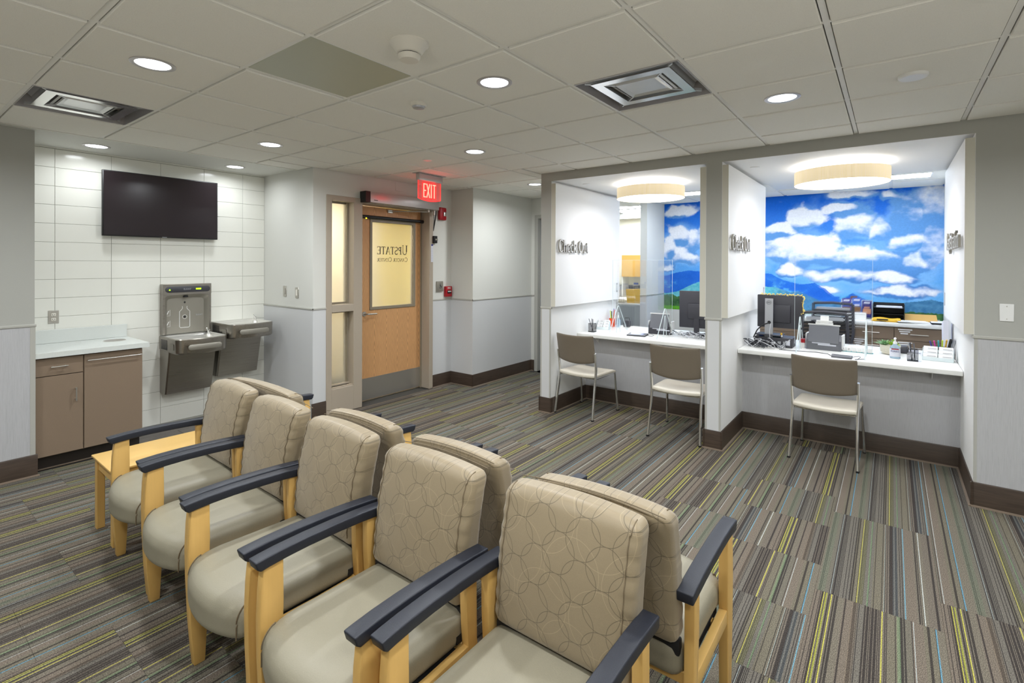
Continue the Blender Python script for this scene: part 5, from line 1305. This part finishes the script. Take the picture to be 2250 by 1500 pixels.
MB().sphere((0, 0, .012), .012, 6).build('body', 'white_plastic', du); MB().sphere((0, 0, .032), (.010, .010, .013), 6).build('head', 'yellow', du)
def tangle(name, label, cx, cy, rx, ry, n, seed, ms, zt):
    rnd = random.Random(seed); t = thing(name, label, 'cables', (cx, cy, ZT))
    for k in range(n):
        a, b = rnd.uniform(-.8, .8)*rx, rnd.uniform(-.8, .8)*ry; r1, r2 = rnd.uniform(.25, .7)*rx, rnd.uniform(.2, .6)*ry; ph = rnd.uniform(0, 6); L_ = rnd.uniform(1.2, 2.6)*PI; hh = rnd.uniform(.2, 1)*zt
        pts = [(a+r1*math.cos(ph+L_*i/22)*(1+.15*math.sin(i*.9)), b+r2*math.sin(ph*1.3+L_*i/22*1.2), .005+hh*abs(math.sin(ph+i*.28))) for i in range(23)]
        MB().tube(pts, rnd.uniform(.0022, .0038), 5).build('cable', ms[k % len(ms)], t)
    return t
tangle('cable_tangle', 'tangle of black and grey cables left of the garlanded monitor', 5.49, .985, .10, .18, 20, 5, ['cable_grey', 'black', 'cable_grey', 'cable_light'], .09)
tangle('cable_tangle', 'tangle of black and white cables by the middle pier in the left bay', 5.70, 1.72, .13, .26, 22, 9, ['cable_light', 'cable_grey', 'black', 'cable_light'], .07)
tag(MB().tube([(5.585, .975, 1.06), (5.53, 1.03, 1.04), (5.49, 1.07, .99), (5.48, 1.10, .92), (5.49, 1.08, .86)], .006, 8).build('display_cable', 'black'), 'black display cable looping left from the monitor stand', 'cable')
tag(MB().tube([(5.585, .965, 1.05), (5.53, .965, .98), (5.52, .96, .91), (5.50, .90, .86), (5.50, .82, .832)], .0028, 6).build('power_cable', 'cable_light'), 'pale cable hanging down the monitor stand', 'cable')
tag(MB().tube([(5.42, .86, ZT+.004), (5.40, .75, ZT+.005), (5.44, .66, ZT+.004), (5.46, .56, ZT+.004), (5.42, .46, ZT+.004), (5.34, .43, ZT+.004)], .0026, 6).build('reader_cable', 'black'), 'thin black cable running along the right counter to the card reader', 'cable')
pd = thing('signature_pad', 'grey signature pad with blue screen on the left counter', 'signature pad', (5.46, 2.325, ZT+.0005), ROT(8))
MB().prism([(-.075, 0), (.075, 0), (.075, .022), (-.075, .012)], 'y', -.105, .105).build('body', 'dark_plastic', pd, 0)
MB().prism([(-.045, .0145), (.05, .0206), (.05, .022), (-.045, .0158)], 'y', -.075, .075).build('screen', 'bluepad', pd, 0)
MB().tube([(.05, -.105, .012), (.06, -.14, .02), (.03, -.18, .012), (-.01, -.17, .004), (.0, -.13, .004), (.06, -.11, .01)], .002, 6).build('cable', 'cable_grey', pd)
oc2 = thing('marker_cup', 'orange cup of markers on the left counter', 'pen cup', (6.02, 2.915, ZT+.0005))
MB().lathe([(.034, 0), (.038, .01), (.038, .11), (.035, .11), (.034, .02), (.01, .02)], n=20).build('cup', 'orange', oc2)
for k, (a, b, c, d, m_) in enumerate(((.01, .01, .03, .02, 'black'), (-.01, .0, -.03, .01, 'lime'), (0, -.01, .0, -.035, 'orange'), (.01, -.01, .015, -.02, 'blue'))):
    tag(MB().tube([(6.02+a, 2.915+b, ZT+.024), (6.02+c, 2.915+d, ZT+.20+.012*k)], .006, 8).build('marker', m_), {'black': 'black', 'lime': 'lime green', 'orange': 'orange', 'blue': 'blue'}[m_]+' marker standing in the orange cup', 'pen', 'markers in the orange cup')
hs = thing('clear_bottle', 'small clear pump bottle beside the orange cup', 'bottle', (6.04, 2.80+.035, ZT+.0005))
MB().lathe([(.026, 0), (.028, .006), (.028, .09), (.012, .11), (.012, .12)], n=20).build('bottle_body', 'gel', hs); MB().lathe([(.012, .12), (.012, .135), (.005, .14), (.005, .16)], n=12).build('pump', 'white_plastic', hs)
bg = thing('black_pouch', 'small dark pouch leaning behind the orange cup', 'pouch', (6.10, 2.74, ZT+.0005))
MB().cushion(.02, .05, .045, .018, 8, lambda p: Vector((p.x+.15*p.z, p.y, p.z+.046))).build('body', 'dark_plastic', bg); MB().tube([(0, -.03, .09), (.0, -.03, .12), (0, .03, .12), (0, .03, .09)], .004, 6).build('strap', 'black', bg)
# markers and binder behind the right cards
mc = thing('marker_caddy', 'dark caddy of coloured markers behind the right card holder', 'pen cup', (5.90, -.36, ZT+.0005))
MB().box(-.05, -.075, 0, .05, .075, .09, .008, 2).build('caddy', 'dark_plastic', mc)
for k, m_ in enumerate(('purple', 'pink', 'teal', 'lime', 'yellow', 'black', 'silver_plastic')):
    yy = -.36+.055-.02*k; tag(MB().tube([(5.89, yy, ZT+.05), (5.87-.01*k, yy+.008*(3-k), ZT+.14+.006*k)], .006 if k < 5 else .011, 8).build('marker', m_), m_.replace('_plastic', '')+' marker in the dark caddy at the right end of the counter', 'pen', 'markers in the dark caddy')
tag(MB().cbox((6.10, -.40, ZT+.15), (.09, .018, .15), rot=Matrix.Rotation(.25, 4, 'Y')).build('binder', 'paper2', None, 0), 'pale binder leaning against the right wall', 'binder')
tag(MB().box(5.98, -.22, ZT+.0005, 6.16, -.08, ZT+.012).build('paper_stack', 'paper2', None, 0), 'low stack of paper behind the mesh pen cup', 'paper')
tag(MB().box(5.90, -.13, ZT+.0005, 5.99, -.06, ZT+.07, .02, 3).build('tape_dispenser', 'dark_plastic'), 'dark tape dispenser behind the pen cup', 'tape dispenser')
# hand tape roll box near scanner
rb = thing('tissue_box', 'small red and white box between screen foot and scanner', 'box', (5.72, .70, ZT+.0005)); MB().box(-.03, -.022, 0, .03, .022, .05).build('carton', 'white_plastic', rb, 0); MB().box(-.0305, -.0225, .05, .0305, .0225, .085).build('red_top', 'red', rb, 0)
# --- office chairs behind the right counter
def task_chair(x, y, rz, label, top):
    t = thing('task_chair', label, 'chair', (x, y, 0), rz)        # back faces +x
    for k in range(5):
        a = 2*PI*k/5; MB().tube([(0, 0, .09), (.28*math.cos(a), .28*math.sin(a), .06)], [.022, .014], 8).build('base_arm', 'black', t); MB().tube([(.28*math.cos(a), .28*math.sin(a)-.02, .026), (.28*math.cos(a), .28*math.sin(a)+.02, .026)], .026, 12).build('castor', 'black', t)
    MB().tube([(0, 0, .08), (0, 0, .42)], .03, 12).build('gas_lift', 'black', t)
    MB().cushion(.24, .24, .035, .03, 8, lambda p: p+Vector((0, 0, .46))).build('seat', 'blackfab', t)
    zb0, w_ = .60, .22
    fr_ = MB()
    for s in (-1, 1): fr_.tube([(.23, s*(w_-.03), zb0), (.25, s*w_, zb0+.2), (.27, s*(w_-.01), top)], .017, 8)
    fr_.tube([(.27, -w_+.01, top), (.275, 0, top+.012), (.27, w_-.01, top)], .017, 8).tube([(.23, -w_+.03, zb0), (.235, 0, zb0), (.23, w_-.03, zb0)], .015, 8).tube([(.05, 0, .44), (.2, 0, .46), (.26, 0, .66)], .02, 8)
    fr_.build('back_frame', 'dark_plastic', t)
    MB().box(.262, -w_+.04, top-.085, .282, w_-.04, top-.045, .004, 1).build('top_band', 'silver_plastic', t)
    k = 0
    while zb0+.03+.042*k < top-.10:
        z = zb0+.03+.042*k; MB().box(.232+.055*(z-zb0), -w_+.015, z, .240+.055*(z-zb0), w_-.015, z+.031, .003, 1).build('mesh_slat', 'black', t, 0); k += 1
    return t
task_chair(6.42, .585, ROT(4), 'black mesh office chair behind the right counter', 1.095)
task_chair(7.20, .60, ROT(-3), 'dark office chair with a grey top band near the office cabinets', 1.155)
# --- things on the office worktop
br = thing('brochure_holder', 'clear holder of three brochures on the office worktop', 'brochure holder', (7.93, .36, ZW))
MB().box(-.06, -.17, 0, .06, .17, .006).box(.03, -.17, 0, .034, .17, .24).build('clear_stand', 'glass_edge', br, 0)
for yy, x_, z_, h, cols_ in ((.105, -.03, .02, .24, ('purple', 'blue', 'wood_print')), (-.005, -.045, .035, .235, ('blue', 'paper2', 'wood_print')), (-.112, -.03, .02, .215, ('navy_label', 'skin_print', 'skin_print'))):
    b_ = MB().cbox((x_, yy, z_+h/2), (.008, .050, h/2), rot=Matrix.Rotation(.08, 4, 'Y')).build('brochure', cols_[0], br, 0)
    MB().box(x_-.016, yy-.042, z_+h*.22, x_-.0085, yy+.042, z_+h*.52).build('photo_block', cols_[2], b_, 0); MB().box(x_-.0165, yy-.03, z_+h*.56, x_-.009, yy+.03, z_+h*.64).build('title_bar', cols_[1], b_, 0)
    MB().box(x_-.019, yy-.032, z_+h*.84, x_-.014, yy+.032, z_+h*.92).build('heading_bar', 'paper2', b_, 0)
fp = tag(MB().box(7.985, .355, ZW, 7.995, .43, ZW+.285).build('framed_card', 'wood_print', None, 0), 'small brown card behind the brochures', 'card')
wbx = thing('white_box', 'small white device box before the brochures', 'box', (7.82, .36, ZW)); MB().box(-.04, -.11, 0, .04, .11, .085, .006, 2).build('case', 'white_plastic', wbx); MB().box(-.0415, -.10, .06, -.0398, .10, .065).build('seam_line', 'mid_plastic', wbx, 0)
tr = thing('letter_tray', 'black tiered letter tray on the office worktop', 'letter tray', (7.92, .025, ZW))
m_ = MB()
for k in range(3): m_.box(-.13, -.155, .004+.078*k, .13, .155, .008+.078*k)
for s in (-1, 1): m_.box(-.13, s*.155-.003, 0, .13, s*.155+.003, .215)
m_.box(.125, -.155, 0, .13, .155, .215)
m_.build('tray', 'black', tr, 0)
tag(MB().box(7.80, -.11, ZW+.165, 7.98, .15, ZW+.180).build('paper_sheaf', 'paper2', None, 0), 'sheaf of white paper on the top tier of the letter tray', 'paper')
en = thing('padded_envelope', 'bright yellow padded envelope before the letter tray', 'envelope', (7.72, .05, ZW)); MB().cushion(.075, .145, .02, .018, 10, lambda p: p+Vector((0, 0, .022+.006*math.sin(p.y*30)))).build('body', 'yellow', en)
MB().box(-.085, -.02, .02, -.072, .09, .034).build('black_marking', 'black', en, 0)
tag(MB().cbox((7.95, -.285, ZW+.045), (.13, .16, .005), rot=Matrix.Rotation(-.24, 4, 'Y')).build('manila_envelope', 'manila', None, 0), 'manila envelope leaning on the stack right of the letter tray', 'envelope')
for k in range(4): tag(MB().cbox((7.76-.01*k, -.24+.015*k, ZW+.003+.005*k), (.11, .15, .0022), rot=Matrix.Rotation(.1*k-.1, 4, 'Z')).build('loose_sheet', 'paper', None, 0), ['bottom', 'second lowest', 'second highest', 'topmost'][k]+' loose white sheet before the manila envelope', 'paper', 'loose sheets on the office worktop')
cb_ = thing('clipboard', 'dark clipboard at the right end of the office worktop', 'clipboard', (7.80, -.44, ZW)); MB().cbox((0, 0, .012), (.15, .07, .006)).build('board', 'black', cb_, 0); MB().cbox((-.005, 0, .021), (.135, .062, .002)).build('sheet', 'paper', cb_, 0)
MB().box(.10, -.03, .022, .14, .03, .034).build('clip', 'satin', cb_, 0)
tag(MB().box(6.10, -.4528, .86, 6.255, -.4505, 1.10).build('wall_notice', 'paper2', None, 0), 'pale notice on the right bay wall under the panel', 'notice')
